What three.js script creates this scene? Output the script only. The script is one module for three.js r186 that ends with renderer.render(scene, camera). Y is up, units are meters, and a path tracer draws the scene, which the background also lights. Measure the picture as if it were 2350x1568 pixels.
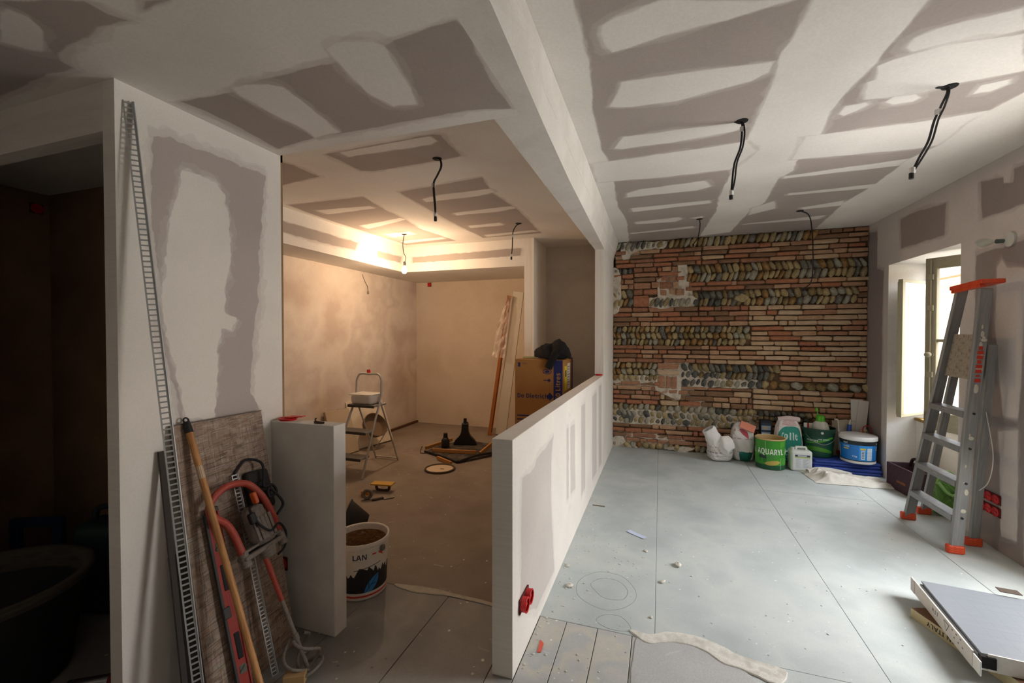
import * as THREE from 'three';
import { mergeGeometries, mergeVertices, toCreasedNormals } from 'three/addons/utils/BufferGeometryUtils.js';
import { RoundedBoxGeometry } from 'three/addons/geometries/RoundedBoxGeometry.js';
import { RectAreaLightUniformsLib } from 'three/addons/lights/RectAreaLightUniformsLib.js';

// ---------------------------------------------------------------- camera, sky, daylight, exposure
const scene = new THREE.Scene();
const camera = new THREE.PerspectiveCamera(2 * Math.atan(784 / 1000) * 180 / Math.PI, 2350 / 1568, 0.05, 200);
camera.rotation.order = 'YXZ';
camera.position.set(0, 1.55, 0);
camera.rotation.set(-0.9 * Math.PI / 180, 18.8 * Math.PI / 180, 0);
scene.add(camera);
const renderer = new THREE.WebGLRenderer({ antialias: true });
renderer.toneMapping = THREE.LinearToneMapping;
renderer.toneMappingExposure = 1.08;
renderer.shadowMap.enabled = true;
scene.background = new THREE.Color().setRGB(7.0, 7.4, 7.9);      // even overcast sky
RectAreaLightUniformsLib.init();
const DAY = [1.0, 0.985, 0.965];
function daylight(name, k, w, h, from, to) {
  const l = new THREE.RectAreaLight(new THREE.Color().setRGB(...DAY), k, w, h);
  l.name = name; l.position.set(...from); l.lookAt(...to); scene.add(l); return l;
}
daylight('daylight_window_near', 10, 1.08, 1.5, [2.72, 1.48, -2.94], [0.4, 1.2, -2.94]);
daylight('daylight_sky_far', 9, 6, 3.4, [5.8, 5.0, -5.2], [2.5, 1.3, -5.1]);

// ---------------------------------------------------------------- helpers
let seed = 7;
const rnd = () => { seed = (seed * 1664525 + 1013904223) >>> 0; return seed / 4294967296; };
const rr = (a, b) => a + (b - a) * rnd();
const pick = (a) => a[Math.floor(rnd() * a.length)];
const V = (x, y, z) => new THREE.Vector3(x, y, z);
function hash(i, j, s) { let h = (i * 374761393 + j * 668265263 + s * 974634721) | 0; h = Math.imul(h ^ (h >>> 13), 1274126177); return ((h ^ (h >>> 16)) >>> 0) / 4294967296; }
function vnoise(x, y, p, s) {                                     // value noise that repeats every p cells
  const i = Math.floor(x), j = Math.floor(y), fx = x - i, fy = y - j, u = fx * fx * (3 - 2 * fx), v = fy * fy * (3 - 2 * fy), m = (a) => ((a % p) + p) % p;
  const a = hash(m(i), m(j), s), b = hash(m(i + 1), m(j), s), c = hash(m(i), m(j + 1), s), d = hash(m(i + 1), m(j + 1), s);
  return a + (b - a) * u + (c - a) * v + (a - b - c + d) * u * v;
}
function fbm(x, y, p, oct, s) { let t = 0, k = 0.5, n = 0; for (let o = 0; o < oct; o++) { t += k * vnoise(x, y, p, s + o); n += k; k *= 0.5; x *= 2; y *= 2; p *= 2; } return t / n; }
const hex = (h) => [(h >> 16) & 255, (h >> 8) & 255, h & 255];
function tex(canvas, repeat) {
  const t = new THREE.CanvasTexture(canvas); t.colorSpace = THREE.SRGBColorSpace; t.magFilter = THREE.LinearFilter; t.anisotropy = 4;
  if (repeat) { t.wrapS = t.wrapT = THREE.RepeatWrapping; t.repeat.set(repeat[0], repeat[1]); }
  return t;
}
function canvasOf(w, h) { const c = document.createElement('canvas'); c.width = w; c.height = h; return [c, c.getContext('2d')]; }
function pixels(c, g, f) { const d = g.getImageData(0, 0, c.width, c.height), a = d.data; for (let y = 0, k = 0; y < c.height; y++) for (let x = 0; x < c.width; x++, k += 4) f(a, k, x, y); g.putImageData(d, 0, 0); }
// a tile of grainy material, size metres across: colours blended by noise
function grain(n, size, cols, cells, oct, s, fine = 0.04, speck) {
  const [c, g] = canvasOf(n, n), A = cols.map(hex);
  g.fillStyle = '#000'; g.fillRect(0, 0, n, n);
  pixels(c, g, (a, k, x, y) => {
    let t = fbm(x / n * cells, y / n * cells, cells, oct, s); t = Math.min(0.999, Math.max(0, (t - 0.5) * 1.9 + 0.5)) * (A.length - 1);
    const i = Math.floor(t), f = t - i, B = A[Math.min(i + 1, A.length - 1)], q = 1 + fine * (hash(x, y, s + 9) - 0.5) * 2;
    for (let m = 0; m < 3; m++) a[k + m] = Math.min(255, (A[i][m] * (1 - f) + B[m] * f) * q);
    a[k + 3] = 255;
  });
  if (speck) speck(g, n);
  return tex(c, [1 / size, 1 / size]);
}
function mat(color, rough = 0.8, more = {}) { return new THREE.MeshStandardMaterial({ color: more.map ? 0xffffff : color, roughness: rough, ...more }); }
function phys(color, rough, more) { return new THREE.MeshPhysicalMaterial({ color, roughness: rough, ...more }); }
// geometry: everything non-indexed with position, normal, uv so that any list joins
function norm(g) { const q = g.index ? g.toNonIndexed() : g; for (const k of Object.keys(q.attributes)) if (!['position', 'normal', 'uv'].includes(k)) q.deleteAttribute(k); if (!q.attributes.uv) q.setAttribute('uv', new THREE.BufferAttribute(new Float32Array(q.attributes.position.count * 2), 2)); if (!q.attributes.normal) q.computeVertexNormals(); return q; }
const join = (...l) => mergeGeometries(l.flat().map(norm));
const box = (w, h, d, x = 0, y = 0, z = 0) => new THREE.BoxGeometry(w, h, d).translate(x, y, z);
const rbox = (w, h, d, r, x = 0, y = 0, z = 0, s = 2) => new RoundedBoxGeometry(w, h, d, s, Math.min(r, w / 2.01, h / 2.01, d / 2.01)).translate(x, y, z);
const span = (x0, x1, y0, y1, z0, z1) => box(x1 - x0, y1 - y0, z1 - z0, (x0 + x1) / 2, (y0 + y1) / 2, (z0 + z1) / 2);
const cyl = (r0, r1, h, x = 0, y = 0, z = 0, n = 24, open = false) => new THREE.CylinderGeometry(r1, r0, h, n, 1, open).translate(x, y + h / 2, z);
const lathe = (pts, n = 32) => new THREE.LatheGeometry(pts.map((p) => new THREE.Vector2(p[0], p[1])), n);
function tube(pts, r, seg = 40, n = 8, closed = false) { return new THREE.TubeGeometry(new THREE.CatmullRomCurve3(pts.map((p) => V(...p)), closed, 'centripetal'), seg, r, n, closed); }
function bar(a, b, r, n = 8, r2 = r) { const A = V(...a), B = V(...b), d = B.clone().sub(A), g = new THREE.CylinderGeometry(r2, r, d.length(), n); g.translate(0, d.length() / 2, 0); g.applyQuaternion(new THREE.Quaternion().setFromUnitVectors(V(0, 1, 0), d.normalize())); return g.translate(A.x, A.y, A.z); }
// a rectangular bar from a to b, w wide along the hint direction, t thick
function beam(a, b, w, t, hint) { const A = V(...a), B = V(...b), y = B.clone().sub(A), L = y.length(); y.normalize(); const x = V(...hint).sub(y.clone().multiplyScalar(V(...hint).dot(y))).normalize(), z = x.clone().cross(y); const g = rbox(w, L, t, Math.min(w, t) * 0.15, 0, L / 2, 0, 1); g.applyMatrix4(new THREE.Matrix4().makeBasis(x, y, z)); return g.translate(A.x, A.y, A.z); }
function uvm(g) {                                                 // box-projected uv in metres
  const q = norm(g), p = q.attributes.position, n = q.attributes.normal, u = q.attributes.uv;
  for (let i = 0; i < p.count; i++) { const X = Math.abs(n.getX(i)), Y = Math.abs(n.getY(i)), Z = Math.abs(n.getZ(i)); if (X >= Y && X >= Z) u.setXY(i, p.getZ(i), p.getY(i)); else if (Y >= Z) u.setXY(i, p.getX(i), p.getZ(i)); else u.setXY(i, p.getX(i), p.getY(i)); }
  return q;
}
function uvPlane(g, a, b, a0, b0, w, h) { const q = norm(g), p = q.attributes.position, u = q.attributes.uv, at = { x: 'getX', y: 'getY', z: 'getZ' }; for (let i = 0; i < p.count; i++) u.setXY(i, (p[at[a]](i) - a0) / w, (p[at[b]](i) - b0) / h); return q; }
const used = {};
function numbered(n) { if (!(n in used)) { used[n] = 0; return n; } used[n]++; return `${n}_${String(used[n]).padStart(3, '0')}`; }
function thing(name, label, category, pos = [0, 0, 0], turn = 0, group) { const o = new THREE.Group(); o.name = numbered(name); o.position.set(...pos); o.rotation.y = turn; o.userData = { label, category }; if (group) o.userData.group = group; scene.add(o); return o; }
function part(parent, name, geo, m, extra) { const o = new THREE.Mesh(geo, m); o.name = name; if (extra) o.userData = extra; parent.add(o); return o; }
function solo(name, label, category, geo, m, pos = [0, 0, 0], group) { const o = new THREE.Mesh(geo, m); o.name = numbered(name); o.position.set(...pos); o.userData = { label, category }; if (group) o.userData.group = group; scene.add(o); return o; }
function struct(name, geo, m, label) { const o = geo ? new THREE.Mesh(geo, m) : new THREE.Group(); o.name = numbered(name); o.userData = { kind: 'structure' }; if (label) o.userData.label = label; scene.add(o); return o; }
function copy(o, name, label, pos, turn) { const c = o.clone(); c.name = numbered(name); c.userData = { ...o.userData, label }; c.position.set(...pos); if (turn !== undefined) c.rotation.y = turn; scene.add(c); return c; }
// turns a thing so that its own y runs from a to b and its z looks towards "out"
function lean(o, a, b, out) { const y = V(...b).sub(V(...a)).normalize(), z = V(...out); z.sub(y.clone().multiplyScalar(z.dot(y))).normalize(); const x = y.clone().cross(z); o.position.set(...a); o.quaternion.setFromRotationMatrix(new THREE.Matrix4().makeBasis(x, y, z)); return o; }
const dist = (a, b) => V(...a).distanceTo(V(...b));

// ---------------------------------------------------------------- plaster: joint compound over plasterboard
const PLASTER = '#e6e1da', BOARD = '#aba099', FEATHER = '#cbc3bb';
function trowel(g, pts, col, j, s) {                              // a filled outline with a hand-made edge
  g.beginPath(); const n = pts.length; let first = true;
  for (let i = 0; i < n; i++) { const [x0, y0] = pts[i], [x1, y1] = pts[(i + 1) % n], L = Math.hypot(x1 - x0, y1 - y0), m = Math.max(1, Math.round(L / 5)); for (let k = 0; k < m; k++) { const t = k / m, x = x0 + (x1 - x0) * t, y = y0 + (y1 - y0) * t, dx = j * (fbm(x / 14, y / 14, 4096, 3, s) - 0.5) * 2, dy = j * (fbm(x / 14, y / 14, 4096, 3, s + 31) - 0.5) * 2; if (first) { g.moveTo(x + dx, y + dy); first = false; } else g.lineTo(x + dx, y + dy); } }
  g.closePath(); g.fillStyle = col; g.fill();
}
// layers: [[numbers a,b,a,b,...], 'w' or 'b'] in metres of the plane; a0,b0 the low corner
function plaster(a0, b0, w, h, ppm, base, layers, s = 1, tone = [PLASTER, BOARD, FEATHER]) {
  const W = Math.round(w * ppm), H = Math.round(h * ppm), [c, g] = canvasOf(W, H);
  g.fillStyle = base === 'b' ? tone[1] : tone[0]; g.fillRect(0, 0, W, H);
  layers.forEach(([p, kind], i) => {
    const pts = []; for (let k = 0; k < p.length; k += 2) pts.push([(p[k] - a0) * ppm, H - (p[k + 1] - b0) * ppm]);
    const cx = pts.reduce((t, q) => t + q[0], 0) / pts.length, cy = pts.reduce((t, q) => t + q[1], 0) / pts.length;
    const grow = (d) => pts.map(([x, y]) => { const l = Math.hypot(x - cx, y - cy) || 1; return [x + (x - cx) / l * d, y + (y - cy) / l * d]; });
    const k = ppm / 100;
    g.globalAlpha = 0.35; trowel(g, grow(kind === 'w' ? 3.6 * k : 4.2 * k), tone[2], 3.2 * k, s + i * 7 + 11); g.globalAlpha = 0.5; trowel(g, grow(kind === 'w' ? 1.6 * k : 2.6 * k), tone[2], 2.5 * k, s + i * 7);
    g.globalAlpha = 0.4; trowel(g, grow(0.7 * k), kind === 'w' ? tone[0] : tone[2], 2 * k, s + i * 7 + 3);
    g.globalAlpha = 1; trowel(g, pts, kind === 'w' ? tone[0] : tone[1], 1.2 * k, s + i * 7 + 5);
  });
  pixels(c, g, (a, k, x, y) => { const q = 1 + 0.05 * (fbm(x / ppm * 2.2, y / ppm * 2.2, 512, 4, s) - 0.5) * 2 + 0.035 * (hash(x, y, s) - 0.5); for (let m = 0; m < 3; m++) a[k + m] = Math.min(255, a[k + m] * q); });
  return mat(0xffffff, 0.92, { map: tex(c) });
}
const mPlaster = mat(0, 0.92, { map: grain(256, 1.3, [0xded9d1, 0xe8e3dc, 0xe4dfd8], 6, 4, 3, 0.02) });
const PL = {
  ceilR: { strip: [-0.32, -1.66, -0.32, -1.83, -0.32, -2.07, -0.37, -2.51, -0.39, -3.01, -0.37, -3.18, -0.37, -3.64, -0.41, -4.43, -0.36, -5.0, -0.41, -6.12], b: [-0.24, -1.83, -0.18, -1.8, 0.0, -1.77, 0.48, -1.93, 0.21, -1.96, 0.0, -1.98, -0.21, -2.02, -0.24, -1.97, -0.25, -1.88], c: [-0.27, -2.49, -0.22, -2.37, -0.19, -2.27, -0.15, -2.27, 0.07, -2.29, 0.49, -2.33, 0.49, -2.42, 0.42, -2.47, 0.08, -2.55, -0.16, -2.53], d: [-0.3, -3.06, -0.23, -2.9, 0.09, -2.91, 0.41, -2.92, 0.48, -3.0, 0.43, -3.05, 0.1, -3.08, -0.25, -3.09], main: [0.54, -1.95, 0.53, -2.18, 0.51, -2.26, 0.53, -2.47, 0.53, -2.91, 0.53, -3.19, 0.47, -3.26, 0.52, -3.85, 0.51, -4.48, 0.54, -4.9, 0.48, -6.11, 0.81, -5.99, 0.86, -5.09, 0.94, -4.76, 0.9, -4.07, 0.96, -3.91, 0.94, -3.66, 0.96, -3.27, 0.91, -2.95, 0.92, -2.7, 0.95, -2.5, 0.95, -2.18, 0.95, -2.09], hl: [-0.48, -3.28, 0.05, -3.26, 0.53, -3.23, 0.62, -3.41, 0.5, -3.73, 0.06, -3.74, -0.5, -3.69], hr: [0.88, -3.27, 1.44, -3.27, 1.76, -3.23, 1.82, -3.08, 2.02, -3.42, 1.79, -3.71, 1.53, -3.72, 0.9, -3.67], f1: [-0.29, -4.06, -0.17, -3.99, 0.34, -3.93, 0.41, -4.1, 0.3, -4.17, -0.3, -4.18], f2: [-0.28, -4.55, 0.44, -4.52, 0.45, -4.62, -0.27, -4.69], f3: [-0.28, -5.12, 0.18, -5.06, 0.22, -5.15, 0.15, -5.25, -0.27, -5.22], f4: [-0.35, -5.65, 0.35, -5.52, 0.38, -5.63, -0.36, -5.71], f5: [0.3, -5.14, 0.42, -5.1, 0.42, -5.21], g1: [0.93, -4.03, 1.7, -3.92, 1.74, -4.05, 0.94, -4.09], g2: [1.08, -4.53, 1.73, -4.48, 1.75, -4.59, 1.09, -4.59], g3: [1.32, -5.08, 1.64, -4.94, 1.68, -5.11, 1.37, -5.15], g4: [0.88, -5.61, 1.66, -5.48, 1.63, -5.64, 0.91, -5.64], g5: [0.87, -4.94, 1.02, -4.75, 1.09, -5.02, 0.88, -5.21], h: [1.75, -6.05, 1.67, -5.01, 1.71, -4.5, 1.7, -3.92, 1.77, -3.67, 1.75, -3.38, 1.76, -3.23, 1.8, -3.06], i: [1.02, -2.41, 1.02, -2.34, 1.08, -2.3, 1.33, -2.26, 1.43, -2.42, 1.34, -2.45, 1.17, -2.44, 1.07, -2.46], j: [1.03, -2.85, 0.98, -2.67, 1.01, -2.66, 0.97, -2.53, 1.02, -2.49, 1.17, -2.44, 1.45, -2.46, 1.65, -2.8, 1.4, -2.83, 1.27, -2.88, 1.05, -2.87], k1: [0.97, -3.0, 0.97, -2.91, 1.06, -2.9, 1.08, -2.93, 1.04, -2.99, 1.0, -3.03], k2: [1.16, -2.93, 1.18, -2.88, 1.27, -2.89, 1.31, -2.93, 1.29, -2.97, 1.21, -2.97], k3: [1.56, -2.97, 1.55, -2.89, 1.64, -2.87, 1.66, -2.92, 1.62, -2.97] },
  soffit: { board: [-1.91, -1.3, -1.63, -1.32, -1.55, -1.29, -1.38, -1.29, -1.12, -1.29, -0.89, -1.27, -0.7, -1.25, -0.61, -1.24, -0.6, -1.29, -0.61, -1.43, -0.62, -1.61, -0.62, -1.8, -0.75, -1.76, -1.08, -1.75, -1.35, -1.76, -1.63, -1.75, -1.91, -1.79, -1.89, -1.57, -1.89, -1.38], s1: [-1.62, -1.3, -1.54, -1.3, -1.46, -1.32, -1.42, -1.36, -1.43, -1.45, -1.45, -1.6, -1.47, -1.74, -1.63, -1.75, -1.62, -1.66, -1.63, -1.49, -1.64, -1.35], s2: [-1.09, -1.23, -1.01, -1.21, -0.91, -1.24, -0.89, -1.28, -0.92, -1.42, -0.95, -1.55, -0.98, -1.64, -1.09, -1.62, -1.12, -1.51, -1.11, -1.35], dark: [-1.84, -0.74, -1.6, -0.82, -1.6, -0.88, -1.57, -0.92, -1.7, -0.9, -1.79, -0.92, -1.88, -0.92, -1.99, -0.94, -2.04, -0.97, -2.05, -1.01, -2.19, -1.0, -2.23, -1.01, -2.32, -1.01, -2.56, -1.03], disc: [-1.9, -0.77, -1.86, -0.77, -1.85, -0.81, -1.9, -0.86, -1.97, -0.9, -2.02, -0.92, -2.06, -0.9, -2.09, -0.84], bit: [-1.44, -0.88, -1.36, -0.9, -1.48, -0.9] },
  ceilL: { b1: [-2.23, -2.5, -1.38, -2.47, -1.33, -2.5, -1.35, -2.83, -1.54, -2.85, -2.08, -2.88, -2.2, -2.84], w1: [-2.12, -2.51, -1.41, -2.49, -1.4, -2.56, -1.46, -2.6, -2.11, -2.59], b2: [-2.68, -2.45, -2.61, -2.58, -2.6, -2.83, -3.27, -2.92], b3: [-2.21, -3.37, -1.37, -3.27, -1.43, -3.67, -1.38, -4.25, -1.42, -5.28, -2.2, -5.3, -2.24, -4.37], w3: [-2.11, -3.61, -1.89, -3.56, -1.42, -3.55, -1.4, -3.64, -1.61, -3.7, -2.12, -3.7], w4: [-2.05, -4.13, -1.41, -4.09, -1.38, -4.17, -1.6, -4.23, -2.06, -4.22], w5: [-2.13, -4.67, -1.74, -4.65, -1.72, -4.77, -2.13, -4.77], w6: [-2.13, -5.16, -1.48, -5.11, -1.41, -5.2, -2.13, -5.27], b4: [-3.46, -3.36, -2.6, -3.38, -2.66, -3.82, -2.66, -4.13, -2.73, -4.6, -2.63, -5.34, -3.41, -5.37, -3.45, -4.59, -3.48, -3.82], w7: [-3.34, -3.59, -2.73, -3.64, -2.71, -3.72, -3.33, -3.75], w8: [-3.32, -4.26, -2.69, -4.12, -2.66, -4.19, -3.31, -4.41] },
  bulkL: { a: [-3.37, 2.68, -3.59, 2.68, -4.51, 2.69, -4.45, 2.59, -3.89, 2.57, -3.37, 2.57], b: [-4.9, 2.66, -5.47, 2.68, -5.43, 2.58, -4.9, 2.58] },
  bulkB: { a: [-3.4, 2.67, -1.75, 2.7, -1.77, 2.6, -3.4, 2.59] },
  pillar: { board: [-1.23, 2.37, -1.32, 2.39, -1.47, 2.39, -1.77, 2.39, -1.75, 2.18, -1.73, 1.98, -1.72, 1.7, -1.7, 1.64, -1.67, 1.25, -1.73, 1.16, -1.63, 1.06, -1.34, 1.13, -1.32, 1.24, -1.27, 1.47, -1.24, 1.62, -1.26, 1.73, -1.23, 1.97, -1.22, 2.05], w: [-1.35, 2.27, -1.5, 2.27, -1.54, 2.22, -1.57, 2.09, -1.57, 1.91, -1.54, 1.77, -1.54, 1.66, -1.6, 1.63, -1.57, 1.57, -1.52, 1.58, -1.5, 1.5, -1.5, 1.38, -1.48, 1.16, -1.35, 1.18, -1.31, 1.4, -1.28, 1.53, -1.26, 1.71, -1.28, 1.9, -1.3, 2.05, -1.33, 2.17] },
  wallR: { b1: [-5.47, 2.72, -5.18, 2.72, -4.72, 2.67, -4.74, 2.4, -5.45, 2.42], b2: [-4.3, 2.71, -4.07, 2.67, -4.07, 2.62, -3.98, 2.6, -3.97, 2.69, -3.89, 2.68, -3.88, 2.43, -4.28, 2.43], b3: [-6.18, 2.74, -5.97, 2.71, -5.96, 2.29, -5.81, 2.25, -5.83, 1.76, -5.82, 0.54, -6.16, 0.47], b4: [-4.34, 2.16, -3.87, 2.2, -3.87, 1.99, -4.03, 2.04, -4.09, 2.07, -4.15, 2.01, -4.33, 2.03], b5: [-4.33, 2.03, -4.15, 2.01, -4.13, 1.69, -4.11, 1.45, -4.09, 1.33, -4.03, 0.98, -3.91, 0.98, -3.88, 1.57, -3.86, 1.62, -3.82, 0.01, -4.28, -0.22], w2: [-4.07, 0.85, -3.89, 0.9, -3.89, 0.14, -4.03, 0.12] },
  half: { a: [-2.63, 0.93, -2.42, 0.9, -2.23, 0.89, -2.18, 0.85, -1.97, 0.86, -1.96, 0.76, -1.96, 0.39, -1.93, 0.26, -2.22, 0.08, -2.64, 0.08, -2.55, 0.55, -2.55, 0.78, -2.58, 0.89], s1: [-3.01, 0.89, -3.32, 0.86, -3.34, 0.36, -3.02, 0.38], s2: [-3.61, 0.95, -3.81, 0.95, -3.82, 0.2, -3.62, 0.2], s3: [-4.22, 0.95, -4.52, 0.96, -4.54, 0.13, -4.24, 0.14], s4: [-4.7, 0.99, -4.91, 0.99, -4.94, 0.11, -4.72, 0.12] },
};

// ---------------------------------------------------------------- the setting
// floor: screed and boards over a dark sub-floor, each slab its own part
const floor = struct('floor', null, null, 'grey dusty floor of cement boards, worn planks and screed');
const mSub = mat(0x4a4640, 0.95);
const specks = (n, m) => (g, N) => { for (let i = 0; i < n / 4; i++) { const x = rnd() * N, y = rnd() * N, L = rr(6, 34), a = rr(-0.5, 0.9); g.strokeStyle = `rgba(222,221,214,${rr(0.12, 0.4)})`; g.lineWidth = rr(1, 5); g.beginPath(); g.moveTo(x, y); g.quadraticCurveTo(x + L * 0.5 * Math.cos(a), y + L * 0.7 * Math.sin(a), x + L * Math.cos(a), y + L * Math.sin(a)); g.stroke(); } for (let i = 0; i < n; i++) { const x = rnd() * N, y = rnd() * N, r = rr(0.6, m), v = 205 + rnd() * 45; g.fillStyle = rnd() < 0.7 ? `rgba(${v},${v},${v - 8},.85)` : `rgba(95,92,88,.5)`; g.beginPath(); g.ellipse(x, y, r * rr(0.6, 1.6), r, rnd() * 3, 0, 7); g.fill(); } };
const mCement = mat(0, 0.72, { map: grain(1024, 1.7, [0xb0b8b8, 0xbac2c2, 0xc4cac8, 0xb8bfc0], 5, 6, 11, 0.035, specks(150, 3.2)) });
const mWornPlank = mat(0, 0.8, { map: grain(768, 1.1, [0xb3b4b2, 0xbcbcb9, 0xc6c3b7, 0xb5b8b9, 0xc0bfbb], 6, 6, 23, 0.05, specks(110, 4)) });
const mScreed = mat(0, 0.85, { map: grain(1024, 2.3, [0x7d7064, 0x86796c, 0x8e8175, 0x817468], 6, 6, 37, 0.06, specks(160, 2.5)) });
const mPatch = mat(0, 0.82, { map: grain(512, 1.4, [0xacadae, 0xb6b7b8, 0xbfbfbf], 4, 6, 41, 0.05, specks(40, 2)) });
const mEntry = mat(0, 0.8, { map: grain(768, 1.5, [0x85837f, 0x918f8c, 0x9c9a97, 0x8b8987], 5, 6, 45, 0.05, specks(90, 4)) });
part(floor, 'sub_floor', span(-4.3, 2.95, -0.2, -0.012, -7, 1.6), mSub);
const slab = (name, x0, x1, z0, z1, m, d = 0) => part(floor, name, uvm(rbox(x1 - x0 - (name === 'floor_plank' ? 0.0035 : 0.0017), 0.03, z1 - z0 - 0.002, 0.0025, (x0 + x1) / 2, -0.015 + d, (z0 + z1) / 2, 1)), m);
slab('cement_board', -0.64, -0.02, -6.5, -2.3, mCement); slab('cement_board', -0.02, 0.98, -4.35, -2.3, mCement, -0.0006); slab('cement_board', -0.02, 0.98, -6.5, -4.35, mCement);
slab('cement_board', 0.98, 1.9, -6.5, -4.9, mCement); slab('cement_board', 0.98, 1.9, -4.9, -0.9, mCement, -0.0008); slab('cement_board', 1.9, 2.9, -6.5, -3.42, mCement); slab('cement_board', 1.9, 2.9, -3.42, -0.4, mCement, -0.0005); slab('cement_board', 0.36, 0.98, -2.3, 1.6, mCement, -0.0004); slab('cement_board', 0.98, 1.9, -0.9, 1.6, mCement); slab('cement_board', 1.9, 2.9, -0.4, 1.6, mCement);
slab('screed_slab', -4.3, -0.64, -7, -2.3, mScreed);
const plankX = [-2.06, -1.62, -1.18, -0.74, -0.62, -0.47, -0.305, -0.13, 0.36];
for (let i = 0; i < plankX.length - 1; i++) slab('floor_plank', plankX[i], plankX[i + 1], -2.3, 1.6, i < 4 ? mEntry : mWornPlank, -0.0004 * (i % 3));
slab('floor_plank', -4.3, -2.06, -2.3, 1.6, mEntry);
{ // levelling compound over the plank ends, with its broken crust
  const edge = [[-0.1, -2.3], [-0.03, -2.285], [0.05, -2.325], [0.12, -2.335], [0.19, -2.325], [0.26, -2.285], [0.3, -2.245], [0.36, -2.235], [0.43, -2.12], [0.5, -1.9], [0.52, -1.6], [0.3, -1.35], [0.0, -1.5], [-0.11, -1.9]];
  const blob = (pts, t, y, s) => { const sh = new THREE.Shape(), c = new THREE.CatmullRomCurve3(pts.map((p) => V(p[0], 0, p[1])), true, 'catmullrom', 0.4).getPoints(90); c.forEach((p, i) => { const j = 0.012; const x = p.x + j * (fbm(p.x * 30, p.z * 30, 4096, 3, s) - 0.5), z = p.z + j * (fbm(p.x * 30, p.z * 30, 4096, 3, s + 9) - 0.5); if (i) sh.lineTo(x, -z); else sh.moveTo(x, -z); }); const g = new THREE.ExtrudeGeometry(sh, { depth: t, bevelEnabled: true, bevelSize: 0.004, bevelThickness: t * 0.7, bevelSegments: 1 }); return uvm(g.rotateX(-Math.PI / 2).translate(0, y, 0)); };
  part(floor, 'screed_patch', blob(edge, 0.0015, 0.001, 3), mPatch);
  const mCrust = mat(0, 0.9, { map: grain(256, 0.3, [0xc6c3ba, 0xd6d3cb, 0xe2dfd8, 0xcbc8bf], 6, 4, 55, 0.08) });
  part(floor, 'mortar_crust', blob([[-0.14, -2.34], [-0.05, -2.33], [0.04, -2.38], [0.13, -2.395], [0.22, -2.385], [0.31, -2.35], [0.38, -2.31], [0.55, -2.28], [0.5, -2.18], [0.36, -2.225], [0.29, -2.235], [0.25, -2.272], [0.19, -2.31], [0.12, -2.32], [0.05, -2.31], [-0.03, -2.27], [-0.08, -2.275]], 0.004, 0.001, 8), mCrust);
  part(floor, 'mortar_crust', blob([[-1.55, -2.3], [-1.3, -2.335], [-1.05, -2.325], [-0.74, -2.31], [-0.74, -2.27], [-0.95, -2.3], [-1.2, -2.3], [-1.4, -2.27]], 0.003, 0.0, 15), mat(0, 0.9, { map: grain(256, 0.3, [0x9c968a, 0xaea89c, 0xbab4a8], 6, 4, 57, 0.08) }));
  // dried water stain: a thin tide line on the board
  const ring = (pts, m) => part(floor, 'water_stain', tube(pts.map((p) => [p[0], 0.0004, p[1]]), 0.0022, 110, 4, true).scale(1, 0.25, 1), m);
  const mTide = mat(0xa6ada9, 0.75);
  ring([[-0.48, -2.69], [-0.44, -2.79], [-0.36, -2.86], [-0.23, -2.85], [-0.14, -2.73], [-0.13, -2.62], [-0.2, -2.51], [-0.3, -2.47], [-0.45, -2.55]], mTide);
  ring([[-0.4, -2.7], [-0.35, -2.78], [-0.25, -2.79], [-0.18, -2.7], [-0.2, -2.6], [-0.3, -2.58], [-0.36, -2.63]], mTide);
  ring([[-0.32, -2.36], [-0.29, -2.42], [-0.21, -2.44], [-0.16, -2.4], [-0.14, -2.34], [-0.24, -2.315]], mTide);
}

// ceilings
const ceil = struct('ceiling', null, null, 'plasterboard ceilings with white joint compound bands and strokes');
part(ceil, 'ceiling_board', uvPlane(span(-0.6, 2.5, 2.82, 3.0, -6.5, 1.6), 'x', 'z', -0.6, -6.5, 3.1, 8.1), plaster(-0.6, -6.5, 3.1, 8.1, 150, 'b', [
  [[-0.6, 1.6, -0.28, 1.6, -0.3, -1.5, ...PL.ceilR.strip, -0.41, -6.5, -0.6, -6.5], 'w'], [PL.ceilR.b, 'w'], [PL.ceilR.c, 'w'], [PL.ceilR.d, 'w'], [[0.52, 1.6, ...PL.ceilR.main, 0.95, 1.6], 'w'], [PL.ceilR.hl, 'w'], [[...PL.ceilR.hr, 0.9, -3.67], 'w'],
  ...['f1', 'f2', 'f3', 'f4', 'f5', 'g1', 'g2', 'g3', 'g4', 'g5', 'i', 'j', 'k1', 'k2', 'k3'].map((k) => [PL.ceilR[k], 'w']), [[2.5, -6.5, 1.75, -6.5, ...PL.ceilR.h, 1.84, -2.6, 1.86, 1.6, 2.5, 1.6], 'w'],
  [[-0.25, -0.9, 0.45, -0.95, 0.48, -1.1, -0.22, -1.08], 'w'], [[-0.25, -0.2, 0.45, -0.25, 0.48, -0.4, -0.22, -0.38], 'w']], 5));
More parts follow.
